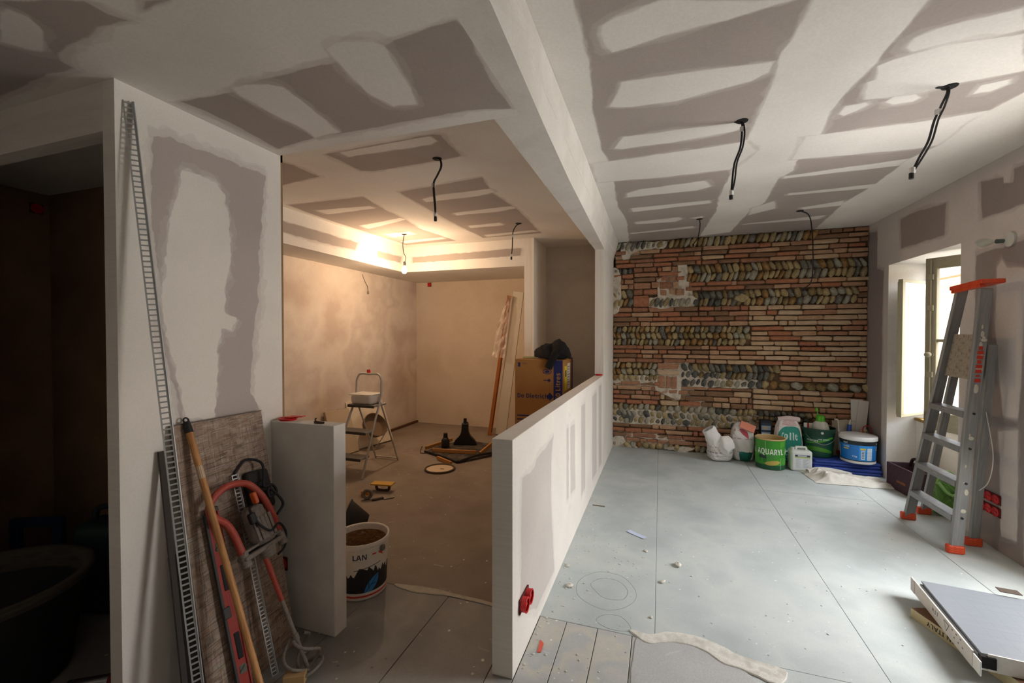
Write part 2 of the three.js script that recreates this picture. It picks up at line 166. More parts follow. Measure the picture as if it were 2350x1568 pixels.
part(ceil, 'ceiling_board', uvPlane(span(-4.2, -0.7, 2.82, 3.0, -6.9, -1.8), 'x', 'z', -4.2, -6.9, 3.5, 5.1), plaster(-4.2, -6.9, 3.5, 5.1, 150, 'w', [
  ...['b1', 'b2', 'b3', 'b4'].map((k) => [PL.ceilL[k], 'b']), ...['w1', 'w3', 'w4', 'w5', 'w6', 'w7', 'w8'].map((k) => [PL.ceilL[k], 'w']), [[-3.3, -4.72, -2.95, -4.7, -2.94, -4.85, -3.3, -4.9], 'w'], [[-3.35, -5.15, -2.7, -5.1, -2.7, -5.2, -3.35, -5.28], 'w'], [[-0.92, -3.3, -0.8, -3.4, -0.8, -4.2, -0.92, -4.1], 'b']], 9));
const mSoffit = plaster(-4.2, -2.5, 3.75, 4.1, 200, 'w', [[PL.soffit.board, 'b'], [PL.soffit.s1, 'w'], [PL.soffit.s2, 'w'], [[...PL.soffit.dark, -4.2, -1.05, -4.2, 1.6, -1.55, 1.6, -1.7, 0.2], 'b'], [PL.soffit.disc, 'w'], [[-1.44, -0.88, -1.36, -0.9, -1.48, -0.9], 'b'], [[-2.6, -0.75, -2.3, -0.72, -2.2, -0.86, -2.5, -0.95], 'w']], 13);
part(ceil, 'soffit', uvPlane(span(-2.05, -0.6, 2.53, 2.86, -1.863, 1.6), 'x', 'z', -4.2, -2.5, 3.75, 4.1), mSoffit);
part(ceil, 'soffit', uvPlane(span(-4.2, -2.05, 2.53, 2.86, -1.95, 1.6), 'x', 'z', -4.2, -2.5, 3.75, 4.1), mSoffit);
{ // the boxed beam, a little wider towards the camera
  const P = [[-0.72, -6.2], [-0.72, -1.863], [-0.6, -1.863], [-0.6, 1.6], [-0.43, 1.6], [-0.478, -1.2], [-0.52, -2.0], [-0.552, -2.76], [-0.618, -5.33], [-0.63, -6.2]], T = [[-0.72, -6.2], [-0.72, -1.863], [-0.6, -1.863], [-0.6, 1.6], [-0.48, 1.6], [-0.495, -1.2], [-0.5, -2.0], [-0.505, -2.84], [-0.54, -5.33], [-0.555, -6.2]];
  const g = new THREE.BufferGeometry(), pos = [], quad = (a, b, c, d) => pos.push(...a, ...b, ...c, ...a, ...c, ...d), n = P.length;
  for (let i = 0; i < n; i++) { const j = (i + 1) % n; quad([P[i][0], 2.53, P[i][1]], [P[j][0], 2.53, P[j][1]], [T[j][0], 2.86, T[j][1]], [T[i][0], 2.86, T[i][1]]); }
  const tris = THREE.ShapeUtils.triangulateShape(P.map((p) => new THREE.Vector2(p[0], p[1])), []);
  const cap = (Q, y, flip) => { for (const f of tris) { const [a, b, c] = f.map((i) => [Q[i][0], y, Q[i][1]]), up = (b[2] - a[2]) * (c[0] - a[0]) - (b[0] - a[0]) * (c[2] - a[2]) > 0; if (up === flip) pos.push(...a, ...c, ...b); else pos.push(...a, ...b, ...c); } };
  cap(P, 2.53, true); cap(T, 2.86, false);
  g.setAttribute('position', new THREE.Float32BufferAttribute(pos, 3)); g.computeVertexNormals();
  part(ceil, 'boxed_beam', uvm(g), mPlaster);
  // casing board fixed along the upper half of the beam's side
  const path = [2, 3, 4, 5, 6, 7, 8, 9].slice(2).map((k) => [P[k], T[k]]).filter((q) => q[0][1] > -6.21), q2 = [], at = ([a, b], y, d) => { const f = (y - 2.53) / 0.33; return [a[0] + (b[0] - a[0]) * f + d, y, a[1] + (b[1] - a[1]) * f]; }, face = (a, b, c, d) => q2.push(...a, ...b, ...c, ...a, ...c, ...d);
  for (let k = 0; k + 1 < path.length; k++) { const u = path[k], v = path[k + 1]; face(at(u, 2.665, 0.007), at(v, 2.665, 0.007), at(v, 2.818, 0.007), at(u, 2.818, 0.007)); face(at(u, 2.66, -0.004), at(v, 2.66, -0.004), at(v, 2.665, 0.007), at(u, 2.665, 0.007)); face(at(u, 2.818, 0.007), at(v, 2.818, 0.007), at(v, 2.822, -0.004), at(u, 2.822, -0.004)); }
  const cs = new THREE.BufferGeometry(); cs.setAttribute('position', new THREE.Float32BufferAttribute(q2, 3)); cs.computeVertexNormals(); part(ceil, 'casing_strip', uvm(cs), mPlaster);
}

// walls
const mWallR = plaster(-6.5, 0, 8.1, 3, 150, 'w', [[PL.wallR.b1, 'b'], [[-4.3, 2.71, -4.07, 2.67, -4.07, 2.62, -3.98, 2.6, -3.97, 2.69, -3.55, 2.68, -3.55, 2.43, -4.28, 2.43], 'b'], [[-6.25, 2.74, -5.97, 2.71, -5.96, 2.29, -5.81, 2.25, -5.83, 1.76, -5.82, 0, -6.25, 0], 'b'], [[-4.34, 2.16, -3.6, 2.2, -3.6, -0.1, -4.33, -0.1], 'b'], [[-4.12, 2.03, -4.07, 2.08, -4.02, 2.02, -3.86, 1.99, -3.86, 1.6, -3.9, 0.98, -4.03, 0.98, -4.09, 1.33, -4.12, 1.6], 'w'], [PL.wallR.w2, 'w'], [[-3.82, 2.2, -3.6, 2.2, -3.6, 0, -3.82, 0], 'w']], 17, ['#d3cbc6', '#978c88', '#b6ada9']);  // plaster and board tones darkened here to carry the window wall's shade
{
  const sh = new THREE.Shape([[-6.5, 0], [1.6, 0], [1.6, 3], [-6.5, 3]].map((p) => new THREE.Vector2(p[0], p[1])));
  const hole = (z0, z1, y0, y1) => { const h = new THREE.Path(); h.moveTo(z0, y0); h.lineTo(z0, y1); h.lineTo(z1, y1); h.lineTo(z1, y0); h.closePath(); sh.holes.push(h); };
  hole(-5.7, -4.52, 0.002, 2.29); hole(-3.52, -2.36, 0.002, 2.29);
  const g = new THREE.ExtrudeGeometry(sh, { depth: 0.42, bevelEnabled: false }); g.applyMatrix4(new THREE.Matrix4().makeBasis(V(0, 0, 1), V(0, 1, 0), V(1, 0, 0))); // shape x -> z, depth -> x
  const idx = norm(g), p = idx.attributes.position; for (let i = 0; i < p.count; i += 3) { const a = [0, 1, 2].map((k) => [p.getX(i + k), p.getY(i + k), p.getZ(i + k)]); for (let k = 0; k < 3; k++) p.setXYZ(i + k, ...a[2 - k]); } // mirrored basis: turn the faces round
  idx.computeVertexNormals(); idx.translate(2.3, 0, 0);
  const split = (keep) => { const q = new THREE.BufferGeometry(), P = [], nn = idx.attributes.normal, pp = idx.attributes.position; for (let i = 0; i < pp.count; i += 3) if ((Math.abs(nn.getX(i)) > 0.9) === keep) for (let k = 0; k < 3; k++) P.push(pp.getX(i + k), pp.getY(i + k), pp.getZ(i + k)); q.setAttribute('position', new THREE.Float32BufferAttribute(P, 3)); q.computeVertexNormals(); return q; };
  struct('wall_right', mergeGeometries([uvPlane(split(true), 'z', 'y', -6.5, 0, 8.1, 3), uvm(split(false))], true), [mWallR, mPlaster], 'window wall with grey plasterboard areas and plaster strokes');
}
const mRaw = mat(0, 0.95, { map: grain(1024, 3.1, [0xc0aea0, 0xcebfb1, 0xd6c9bb, 0xc9baad, 0xd9cdc0], 6, 6, 71, 0.03) });
const mTan = mat(0, 0.95, { map: grain(512, 2.7, [0xcdbdaa, 0xd6c7b5, 0xd1c1af], 5, 5, 75, 0.03) });
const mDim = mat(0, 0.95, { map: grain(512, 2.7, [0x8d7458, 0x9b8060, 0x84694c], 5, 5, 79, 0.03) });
struct('wall_left', uvm(span(-4.25, -4.08, 0, 3, -6.95, -1.95)), mRaw, 'raw stained plaster wall of the lamplit room');
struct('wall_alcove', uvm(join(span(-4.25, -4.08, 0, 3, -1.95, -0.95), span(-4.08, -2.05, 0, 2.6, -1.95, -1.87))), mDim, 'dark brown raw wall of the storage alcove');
struct('wall_far', uvm(span(-4.25, -1.58, 0, 3, -6.95, -6.75)), mTan, 'ochre raw wall at the end of the lamplit room');
struct('bulkhead_left', uvPlane(span(-4.09, -3.55, 2.46, 2.83, -6.76, -1.95), 'z', 'y', -6.8, 2.4, 4.6, 0.45), plaster(-6.8, 2.4, 4.6, 0.45, 150, 'w', [[PL.bulkL.a, 'b'], [[-3.0, 2.7, -2.4, 2.7, -2.4, 2.58, -3.0, 2.58], 'b'], [PL.bulkL.b, 'b']], 21), 'boxed bulkhead along the left wall');
struct('bulkhead_far', uvPlane(span(-3.55, -1.71, 2.46, 2.83, -6.76, -5.53), 'x', 'y', -3.7, 2.4, 2.1, 0.45), plaster(-3.7, 2.4, 2.1, 0.45, 200, 'w', [[PL.bulkB.a, 'b']], 25), 'boxed bulkhead over the far wall');
struct('wall_pier', span(-1.71, -1.58, 0, 2.83, -6.76, -5.53), mPlaster, 'white pier at the end of the far bulkhead');
struct('trim_pier', join(span(-1.597, -1.578, 0, 2.82, -5.537, -5.518)), mat(0xf0ece6, 0.7), 'white corner bead of the pier');
struct('wall_recess', uvm(span(-1.58, -0.6, 0, 2.83, -6.4, -6.2)), mat(0, 0.92, { map: grain(256, 1.5, [0xcbc6bf, 0xd4cfc8, 0xd0cbc4], 5, 4, 83, 0.02) }), 'grey recess wall behind the boxed beam');
struct('wall_divider', span(-0.72, -0.62, 0, 2.6, -6.25, -5.1), mPlaster, 'full-height end of the dividing wall beside the brick wall');
const HP = PL.half;
struct('wall_half_right', uvPlane(rbox(0.1, 1.08, 3.27, 0.004, -0.67, 0.54, -3.465, 2), 'z', 'y', -5.11, 0, 3.28, 1.09), plaster(-5.11, 0, 3.28, 1.09, 200, 'w', [[HP.a, 'b'], [HP.s1, 'b'], [[-3.09, 0.95, -3.14, 0.95, -3.16, 0.3, -3.1, 0.3], 'w'], [HP.s2, 'b'], [HP.s3, 'b'], [HP.s4, 'b']], 29, [PLASTER, '#c9c2bd', '#d8d3cd']), 'long low dividing wall running to the brick wall');
struct('wall_half_left', uvm(rbox(0.415, 1.085, 0.09, 0.004, -1.775, 0.5425, -1.84, 2)), mat(0, 0.92, { map: grain(512, 0.9, [0xd2cdc6, 0xdbd6cf, 0xe2ddd6, 0xd8d3cc], 5, 5, 87, 0.02) }), 'short low wall standing against the plastered partition');
struct('wall_partition', uvPlane(span(-2.05, -1.98, 0, 2.55, -1.87, -1.1), 'z', 'y', -1.9, 0, 0.85, 2.6), plaster(-1.9, 0, 0.85, 2.6, 400, 'w', [[PL.pillar.board, 'b'], [PL.pillar.w, 'w'], [[-1.36, 1.06, -1.36, 1.0, -1.5, 1.0, -1.5, 1.1], 'w']], 33, [PLASTER, '#b6aca8', '#cfc8c2']), 'narrow plastered partition with a grey board area and white fill');
struct('wall_lintel', join(span(-4.08, -2.05, 2.34, 2.56, -1.17, -1.1), span(-4.08, -3.4, 0, 2.34, -1.17, -1.1)), mPlaster, 'plastered lintel over the dark alcove');
struct('wall_hall', join(span(-3.55, -3.4, 0, 2.6, -1.17, 0.65), span(-3.55, 2.75, 0, 3, 0.5, 0.65)), mPlaster, 'plain plastered walls behind the camera');  // unseen walls; the rear one is set close to bounce light forward
struct('baseboard_left', uvm(join(beam([-4.06, 0.02, -6.74], [-4.06, 0.02, -4.9], 0.03, 0.04, [1, 0, 0]))), mat(0x5a3a22, 0.8), 'dark batten lying along the foot of the left wall');

// ---------------------------------------------------------------- the uncovered wall of brick and river cobbles
const wallBack = struct('wall_back', null, null, 'bare old wall of flat bricks and rows of river cobbles');
{
  const [c, g] = canvasOf(900, 860), k = 290, X = (x) => (x + 0.66) * k, Y = (y) => 860 - y * k;
  g.fillStyle = '#5d4834'; g.fillRect(0, 0, 900, 860);
  const lime = (pts, s) => { const q = pts.map(([x, y]) => [X(x), Y(y)]); g.globalAlpha = 0.5; trowel(g, q, '#a99a86', 13, s); g.globalAlpha = 1; trowel(g, q, '#cfc4b4', 8, s + 4); };
  lime([[0.0, 2.31], [0.3, 2.5], [0.36, 2.3], [0.41, 2.06], [0.44, 1.88], [-0.1, 1.9], [-0.1, 2.0], [0, 2.1]], 3); lime([[0.04, 1.16], [0.28, 1.2], [0.47, 1.1], [1.14, 0.96], [1.1, 0.86], [0.45, 0.84], [0.36, 0.73], [0.2, 0.66], [-0.05, 0.79], [-0.64, 0.86], [-0.65, 0.95], [-0.1, 1.0]], 5);
  lime([[-0.66, 0.55], [1.09, 0.55], [1.3, 0.5], [1.1, 0.36], [-0.66, 0.3]], 7); lime([[-0.66, 2.53], [-0.54, 2.31], [-0.55, 1.88], [-0.66, 1.83]], 9); lime([[-0.53, 2.82], [0.1, 2.8], [-0.35, 2.62], [-0.53, 2.6]], 11); lime([[-0.66, 0.22], [0.2, 0.2], [0.1, 0.0], [-0.66, 0.0]], 13); lime([[0.1, 0.55], [0.5, 0.72], [0.6, 0.6], [0.4, 0.5]], 15);
  pixels(c, g, (a, i, x, y) => { const q = 0.72 + 0.56 * fbm(x / 16, y / 16, 512, 4, 3); for (let m = 0; m < 3; m++) a[i + m] = Math.min(255, a[i + m] * q); });
  part(wallBack, 'mortar_bed', uvPlane(span(-0.66, 2.44, 0, 2.84, -6.5, -6.2), 'x', 'y', -0.66, 0, 3.1034, 2.9655), mat(0, 0.97, { map: tex(c) }));

  // smears of lime mortar standing proud between the stones
  const mLime = mat(0, 0.96, { map: grain(256, 0.5, [0xa99d8c, 0xc3b9aa, 0xd2c9bb, 0xb2a696], 6, 5, 63, 0.06) });
  const smear = (pts, t, s) => { const c = new THREE.CatmullRomCurve3(pts.map((p) => V(p[0], p[1], 0)), true, 'catmullrom', 0.3).getPoints(110), sh = new THREE.Shape(); c.forEach((p, i) => { const j = 0.05, x = Math.max(-0.62, p.x + j * (fbm(p.x * 13 + 9, p.y * 13, 4096, 3, s) - 0.5)), y = Math.max(0.002, Math.min(2.8, p.y + j * (fbm(p.x * 13 + 9, p.y * 13, 4096, 3, s + 5) - 0.5))); if (i) sh.lineTo(x, y); else sh.moveTo(x, y); }); part(wallBack, 'lime_mortar', uvm(new THREE.ExtrudeGeometry(sh, { depth: t, bevelEnabled: true, bevelSize: 0.008, bevelThickness: 0.008, bevelSegments: 2 }).translate(0, 0, -6.208)), mLime); };
  smear([[-0.61, 0.54], [-0.2, 0.52], [0.3, 0.53], [0.75, 0.52], [1.08, 0.5], [1.25, 0.43], [1.2, 0.36], [0.8, 0.35], [0.3, 0.34], [-0.2, 0.33], [-0.61, 0.32]], 0.024, 3);
  smear([[0.26, 1.17], [0.36, 1.17], [0.4, 1.02], [0.8, 0.98], [1.15, 0.97], [1.18, 0.88], [0.8, 0.87], [0.4, 0.86], [0.28, 0.95]], 0.024, 7); smear([[0.05, 1.17], [0.25, 1.18], [0.27, 0.9], [0.25, 0.7], [0.12, 0.72], [-0.05, 0.8], [-0.06, 0.98], [0.06, 1.02]], 0.026, 9);
  smear([[-0.62, 1.0], [-0.3, 0.99], [-0.06, 0.98], [-0.05, 0.9], [-0.3, 0.89], [-0.62, 0.9]], 0.022, 11); smear([[0.22, 2.48], [0.32, 2.47], [0.34, 2.28], [0.34, 2.06], [0.3, 2.02], [0.0, 2.03], [-0.04, 2.28], [0.05, 2.32], [0.1, 2.1], [0.22, 2.1]], 0.028, 13);
  smear([[-0.13, 2.04], [0.4, 2.05], [0.45, 1.95], [0.35, 1.92], [-0.14, 1.92]], 0.024, 15); smear([[-0.62, 2.45], [-0.55, 2.42], [-0.53, 2.2], [-0.54, 1.9], [-0.62, 1.85]], 0.036, 17); smear([[-0.5, 2.79], [-0.3, 2.79], [0.05, 2.78], [0.05, 2.72], [-0.3, 2.7], [-0.42, 2.6], [-0.5, 2.6]], 0.034, 19);
  smear([[-0.62, 0.14], [-0.5, 0.17], [-0.42, 0.06], [-0.3, 0.01], [-0.62, 0.01]], 0.042, 21); smear([[-0.45, 0.2], [-0.1, 0.19], [0.25, 0.17], [0.3, 0.12], [-0.1, 0.14], [-0.45, 0.16]], 0.03, 23); smear([[0.1, 0.03], [0.3, 0.06], [0.42, 0.04], [0.3, 0.01], [0.1, 0.01]], 0.045, 25);

  // unit brick with worn, uneven chamfers; a few variants
  const chamfered = (s) => { const b = new RoundedBoxGeometry(1, 1, 1, 1, 0.12), p = b.attributes.position; for (let i = 0; i < p.count; i++) { const x = p.getX(i), y = p.getY(i), z = p.getZ(i); const f = (a) => (hash(Math.round(x * 3 + 7), Math.round(y * 3 + 11), s + a) - 0.5); p.setXYZ(i, x + f(1) * 0.06, y + f(2) * 0.16, z + f(3) * 0.14); } const q = mergeVertices(b); q.computeVertexNormals(); return uvm(toCreasedNormals(q, 0.7)); };
  const brickG = [1, 2, 3, 4, 5, 6].map((s) => chamfered(s * 17));
  const stoneG = [1, 2, 3, 4, 5].map((s) => { const b = mergeVertices(new THREE.SphereGeometry(0.5, 8, 5)), p = b.attributes.position; for (let i = 0; i < p.count; i++) { const q = 1 + 0.3 * (hash(i, s, 5) - 0.5); p.setXYZ(i, p.getX(i) * q, p.getY(i) * q, p.getZ(i) * q); } b.computeVertexNormals(); return uvm(b); });
  const skin = (a, b, s) => grain(128, 0.6, [a, b], 5, 4, s, 0.1);
  const brickM = [[0x966c52, 0xb08468], [0xa68062, 0xbf9c7e], [0x855a44, 0xa07258], [0xb29474, 0xc8ae8e], [0x986246, 0xb0775a], [0x785a43, 0x906f54], [0xb79a7d, 0xcdb69b]].map(([a, b], i) => mat(0, 0.94, { map: skin(a, b, 101 + i) }));
  const stoneM = [[0x877857, 0xa6936d], [0x97865f, 0xb8a379], [0x65635a, 0x868277], [0x4d4d49, 0x6b6a63], [0x776440, 0x967f55], [0x949080, 0xb3ad9b], [0x825f38, 0xa07c4b]].map(([a, b], i) => mat(0, 0.85, { map: skin(a, b, 121 + i) }));
  const bricks = [], stones = [];
  const face = -6.2;
  const putBrick = (x0, x1, y0, y1, m, tilt = 0) => bricks.push({ x: (x0 + x1) / 2, y: (y0 + y1) / 2, w: x1 - x0, h: y1 - y0, m, tilt });
  // courses of brick filling x0..x1, y0..y1 in n rows; warm: share of reds; short: broken pieces
  function courses(x0, x1, y0, y1, n, tone, short = 0.2) {
    const h = (y1 - y0) / n;
    for (let r = 0; r < n; r++) { let x = x0 + rr(-0.02, 0.01); const yb = y0 + r * h; while (x < x1 - 0.03) { const L = rnd() < short ? rr(0.06, 0.14) : rr(0.17, 0.36), e = Math.min(x1, x + L); putBrick(Math.max(x, x0) + 0.005, e - 0.005, yb + 0.006 + rr(-0.003, 0.003), yb + h - 0.006 + rr(-0.004, 0.003), pick(tone), rr(-0.012, 0.012)); x = e; } }
  }
  // rows of cobbles set on edge, leaning alternately
  function cobbles(x0, x1, y0, y1, n, tone, big = 1) {
    const h = (y1 - y0) / n;
    for (let r = 0; r < n; r++) { let x = x0; const way = r % 2 ? 1 : -1; while (x < x1 - 0.03) { const w = rr(0.048, 0.085) * big, t = rr(0.95, 1.25) * h; stones.push({ x: x + w / 2, y: y0 + (r + 0.5) * h + rr(-0.008, 0.008), w: w * rr(0.95, 1.1), h: t, m: pick(tone), tilt: way * rr(0.25, 0.6) }); x += w * 0.98; } }
  }
  const RED = [0, 0, 2, 4, 4, 5, 1], MIX = [0, 1, 1, 4, 5, 3, 2], PALE = [1, 3, 3, 6, 0, 6, 1, 4], TAN = [0, 1, 1, 4, 5, 6, 2], DARK = [2, 3, 3, 2, 0, 4], GREY = [2, 3, 5, 5, 0];
  cobbles(-0.58, 0.1, 2.7, 2.81, 1, GREY); cobbles(0.1, 1.75, 2.7, 2.82, 1, TAN); courses(1.75, 2.3, 2.7, 2.82, 2, MIX);
  courses(-0.6, 0.5, 2.46, 2.7, 4, RED); courses(0.5, 2.3, 2.46, 2.7, 4, MIX, 0.1);
  cobbles(-0.62, -0.35, 2.385, 2.455, 1, DARK); courses(-0.62, -0.35, 2.17, 2.38, 3, RED, 0.5); courses(-0.35, 0.3, 2.26, 2.46, 3, RED, 0.6); cobbles(0.33, 2.3, 2.24, 2.46, 2, TAN);
  courses(0.3, 2.3, 2.12, 2.24, 2, MIX, 0.1); courses(-0.35, -0.02, 2.08, 2.26, 2, RED, 0.3); courses(-0.02, 0.3, 2.06, 2.26, 2, RED, 0.9);
  cobbles(-0.62, -0.36, 1.93, 2.16, 2, TAN); courses(-0.36, -0.14, 1.91, 2.08, 1, [4], 0); cobbles(-0.13, 0.38, 1.92, 2.04, 1, GREY); cobbles(0.4, 1.0, 1.92, 2.12, 2, DARK); cobbles(1.0, 2.2, 1.92, 2.12, 2, TAN); courses(2.2, 2.3, 1.92, 2.12, 3, MIX);
  courses(-0.63, 1.05, 1.66, 1.92, 4, RED, 0.3); courses(1.05, 2.3, 1.66, 1.92, 4, PALE, 0.15);
  cobbles(-0.63, 1.05, 1.41, 1.66, 3, TAN); courses(1.08, 2.3, 1.41, 1.66, 4, PALE, 0.2);
  courses(-0.63, 0.6, 1.17, 1.41, 4, RED, 0.4); courses(0.6, 2.3, 1.17, 1.41, 4, PALE, 0.15);
  cobbles(-0.63, -0.05, 0.92, 1.17, 3, TAN); courses(-0.04, 0.24, 1.0, 1.17, 2, PALE, 0.4); cobbles(0.26, 1.38, 0.97, 1.17, 2, DARK); courses(1.4, 2.3, 0.97, 1.17, 3, PALE, 0.15);
  courses(-0.04, 0.24, 0.82, 1.0, 1, [0, 4], 0.9); cobbles(0.27, 1.2, 0.87, 0.97, 1, GREY, 1.2); cobbles(1.2, 2.3, 0.87, 0.96, 1, TAN, 1.7);
  courses(-0.63, 0.0, 0.6, 0.92, 5, RED, 0.5); courses(0.0, 1.1, 0.6, 0.82, 3, MIX, 0.5); courses(1.1, 2.3, 0.6, 0.87, 4, PALE, 0.2); courses(0.25, 1.1, 0.82, 0.87, 1, RED, 0.3);
  cobbles(-0.63, 1.1, 0.34, 0.6, 3, [...GREY, 0, 1], 1.15); cobbles(1.1, 1.75, 0.46, 0.59, 2, DARK); courses(1.1, 1.75, 0.34, 0.46, 2, RED); courses(1.75, 2.3, 0.34, 0.6, 4, MIX, 0.2);
  courses(-0.63, 2.3, 0.08, 0.34, 4, RED, 0.4); cobbles(-0.63, 2.3, 0.0, 0.08, 1, [0, 1, 6, 5], 1.3);
  stones.push({ x: -0.42, y: 0.44, w: 0.23, h: 0.13, m: 3, tilt: 0.05 }, { x: 0.98, y: 2.02, w: 0.2, h: 0.12, m: 1, tilt: 0 });
  // the largest of each kind as parts, the rest joined
  function lay(list, name, gs, ms, deep) {
    const order = list.map((b, i) => [b.w * b.h, i]).sort((a, b) => b[0] - a[0]).map((q) => q[1]), rest = ms.map(() => []);
    order.forEach((i, n) => {
      const b = list[i], d = deep[0] + (deep[1] - deep[0]) * hash(i, n, 3), g = gs[i % gs.length], M = new THREE.Matrix4().compose(V(b.x, b.y, face - 0.03 + d / 2 - 0.005), new THREE.Quaternion().setFromAxisAngle(V(0, 0, 1), b.tilt), V(b.w, b.h, d + 0.05));
      if (n < 300) { const o = part(wallBack, name, g, ms[b.m]); o.applyMatrix4(M); } else rest[b.m].push(g.clone().applyMatrix4(M));
    });
    const left = rest.map((l, i) => [l, i]).filter(([l]) => l.length);
    if (left.length) { const g = mergeGeometries(left.map(([l]) => mergeGeometries(l.map(norm))), true); part(wallBack, `small_${name}`, g, left.map(([, i]) => ms[i]), { kind: 'stuff' }); }
  }
  lay(bricks, 'brick', brickG, brickM, [0.03, 0.06]);
  lay(stones, 'cobble', stoneG, stoneM, [0.05, 0.085]);
}

// ---------------------------------------------------------------- windows and what stands outside
const mOlive = mat(0, 0.6, { map: grain(256, 0.5, [0x8d876f, 0x9c957d, 0x958f77], 4, 5, 141, 0.05) });
const mGlass = new THREE.MeshPhysicalMaterial({ color: 0xffffff, transmission: 1, thickness: 0, roughness: 0.02, ior: 1.45 });
const mWhite = mat(0xf2f0ea, 0.55), mIron = mat(0x3a3630, 0.5, { metalness: 0.6 }), mSill = mat(0x9a7d3f, 0.7);
// a casement leaf in its own frame: hinge at x = 0, leaf runs to x = w, bottom at y = 0
function casement(win, w, h, hardware) {
  const f = new THREE.Group(); f.name = 'casement'; win.add(f);
  const s = 0.085, t = 0.045;
  part(f, 'casement_frame', join(rbox(s, h, t, 0.006, s / 2, h / 2), rbox(s, h, t, 0.006, w - s / 2, h / 2), rbox(w, 0.1, t, 0.006, w / 2, h - 0.05), rbox(w, 0.16, t, 0.006, w / 2, 0.08), rbox(w - 2 * s, 0.028, 0.03, 0.004, w / 2, h * 0.52)), mOlive);
  for (const [a, b] of [[0.16, h * 0.52 - 0.014], [h * 0.52 + 0.014, h - 0.1]]) part(f, 'pane', new THREE.PlaneGeometry(w - 2 * s, b - a).translate(w / 2, (a + b) / 2, 0), mGlass);
  if (hardware) part(f, 'espagnolette', join(bar([w - 0.045, 0.02, hardware * 0.032], [w - 0.045, h - 0.02, hardware * 0.032], 0.008), ...[0.12, 0.5, 1.1, 1.38].map((y) => rbox(0.045, 0.05, 0.02, 0.004, w - 0.045, y, hardware * 0.03)), new THREE.SphereGeometry(0.026, 14, 10).translate(w - 0.045, 0.68, hardware * 0.06), cyl(0.028, 0.028, 0.02, 0, 0, 0, 16).rotateX(Math.PI / 2).translate(w - 0.045, 0.68, hardware * 0.03)), mOlive);
  return f;
}
function windowAt(name, z0, z1, openNear, openFar) {
  const w = struct(name, null, null, `olive painted casement window in a deep reveal`), zc = (z0 + z1) / 2, W = z1 - z0, y0 = 0.68, y1 = 2.25;
  w.position.set(2.64, 0, zc);
  part(w, 'window_frame', join(box(0.06, y1 - y0 + 0.08, 0.05, 0.03, (y0 + y1) / 2, -W / 2 + 0.025), box(0.06, y1 - y0 + 0.08, 0.05, 0.03, (y0 + y1) / 2, W / 2 - 0.025), box(0.06, 0.05, W, 0.03, y1 + 0.02, 0), box(0.07, 0.06, W, 0.03, y0 - 0.03, 0)), mOlive);
  part(w, 'window_sill', rbox(0.17, 0.03, W - 0.01, 0.006, -0.02, 0.665, 0), mSill);
  part(w, 'apron_panel', box(0.12, 0.65, W - 0.004, -0.03, 0.326, 0), mPlaster);
  const h = y1 - y0 - 0.02, lw = W / 2 - 0.03;
  const near = casement(w, lw, h, -1); near.position.set(0, y0 + 0.01, W / 2 - 0.03); near.rotation.y = Math.PI / 2 + openNear * Math.PI / 180;
  const far = new THREE.Group(); far.name = 'shutter_leaf'; w.add(far);
  { const h = y1 - y0 - 0.26;
  part(far, 'leaf_panel', join(rbox(lw - 0.06, h, 0.03, 0.005, lw / 2 - 0.02, h / 2), ...[0.3, 0.72].map((t) => rbox(lw - 0.2, h * 0.36, 0.016, 0.006, lw / 2, h * t, -0.018)), ...[0.3, 0.72].map((t) => rbox(lw - 0.2, h * 0.36, 0.016, 0.006, lw / 2, h * t, 0.018))), mWhite);
  part(far, 'leaf_edge', join(rbox(0.05, h, 0.045, 0.004, lw - 0.02, h / 2), rbox(0.05, h, 0.045, 0.004, 0.01, h / 2), rbox(lw, 0.03, 0.04, 0.004, lw / 2, h + 0.01), rbox(lw, 0.03, 0.04, 0.004, lw / 2, -0.01)), mOlive); }
  far.position.set(0, y0 + 0.08, -W / 2 + 0.03); far.rotation.y = -Math.PI / 2 - openFar * Math.PI / 180;
  return w;
}
windowAt('window_1', -5.7, -4.52, 37, 47);
windowAt('window_2', -3.52, -2.36, 85, 85);
struct('street', span(2.72, 14, -0.6, -0.4, -30, 14), mat(0x8d8a85, 0.95), 'grey street below the windows');
{
  const f = struct('house_facade', null, null, 'pale facade of the house across the street'), m1 = mat(0, 0.9, { map: grain(256, 2, [0xd8c4a6, 0xe2d1b6, 0xd3bfa3], 6, 5, 151, 0.05) }), m2 = mat(0xc98f6a, 0.9);
  part(f, 'facade_wall', uvm(span(8.5, 9, -0.4, 3.3, -30, 12)), m1);
  part(f, 'brick_band', span(8.44, 8.5, 2.75, 3.1, -30, 12), m2);
  for (let i = 0; i < 9; i++) part(f, 'string_course', span(8.46, 8.5, 0.1 + i * 0.26, 0.13 + i * 0.26, -30, 12), m1);
  part(f, 'eaves', span(8.2, 9, 3.3, 3.45, -30, 12), m2);
}

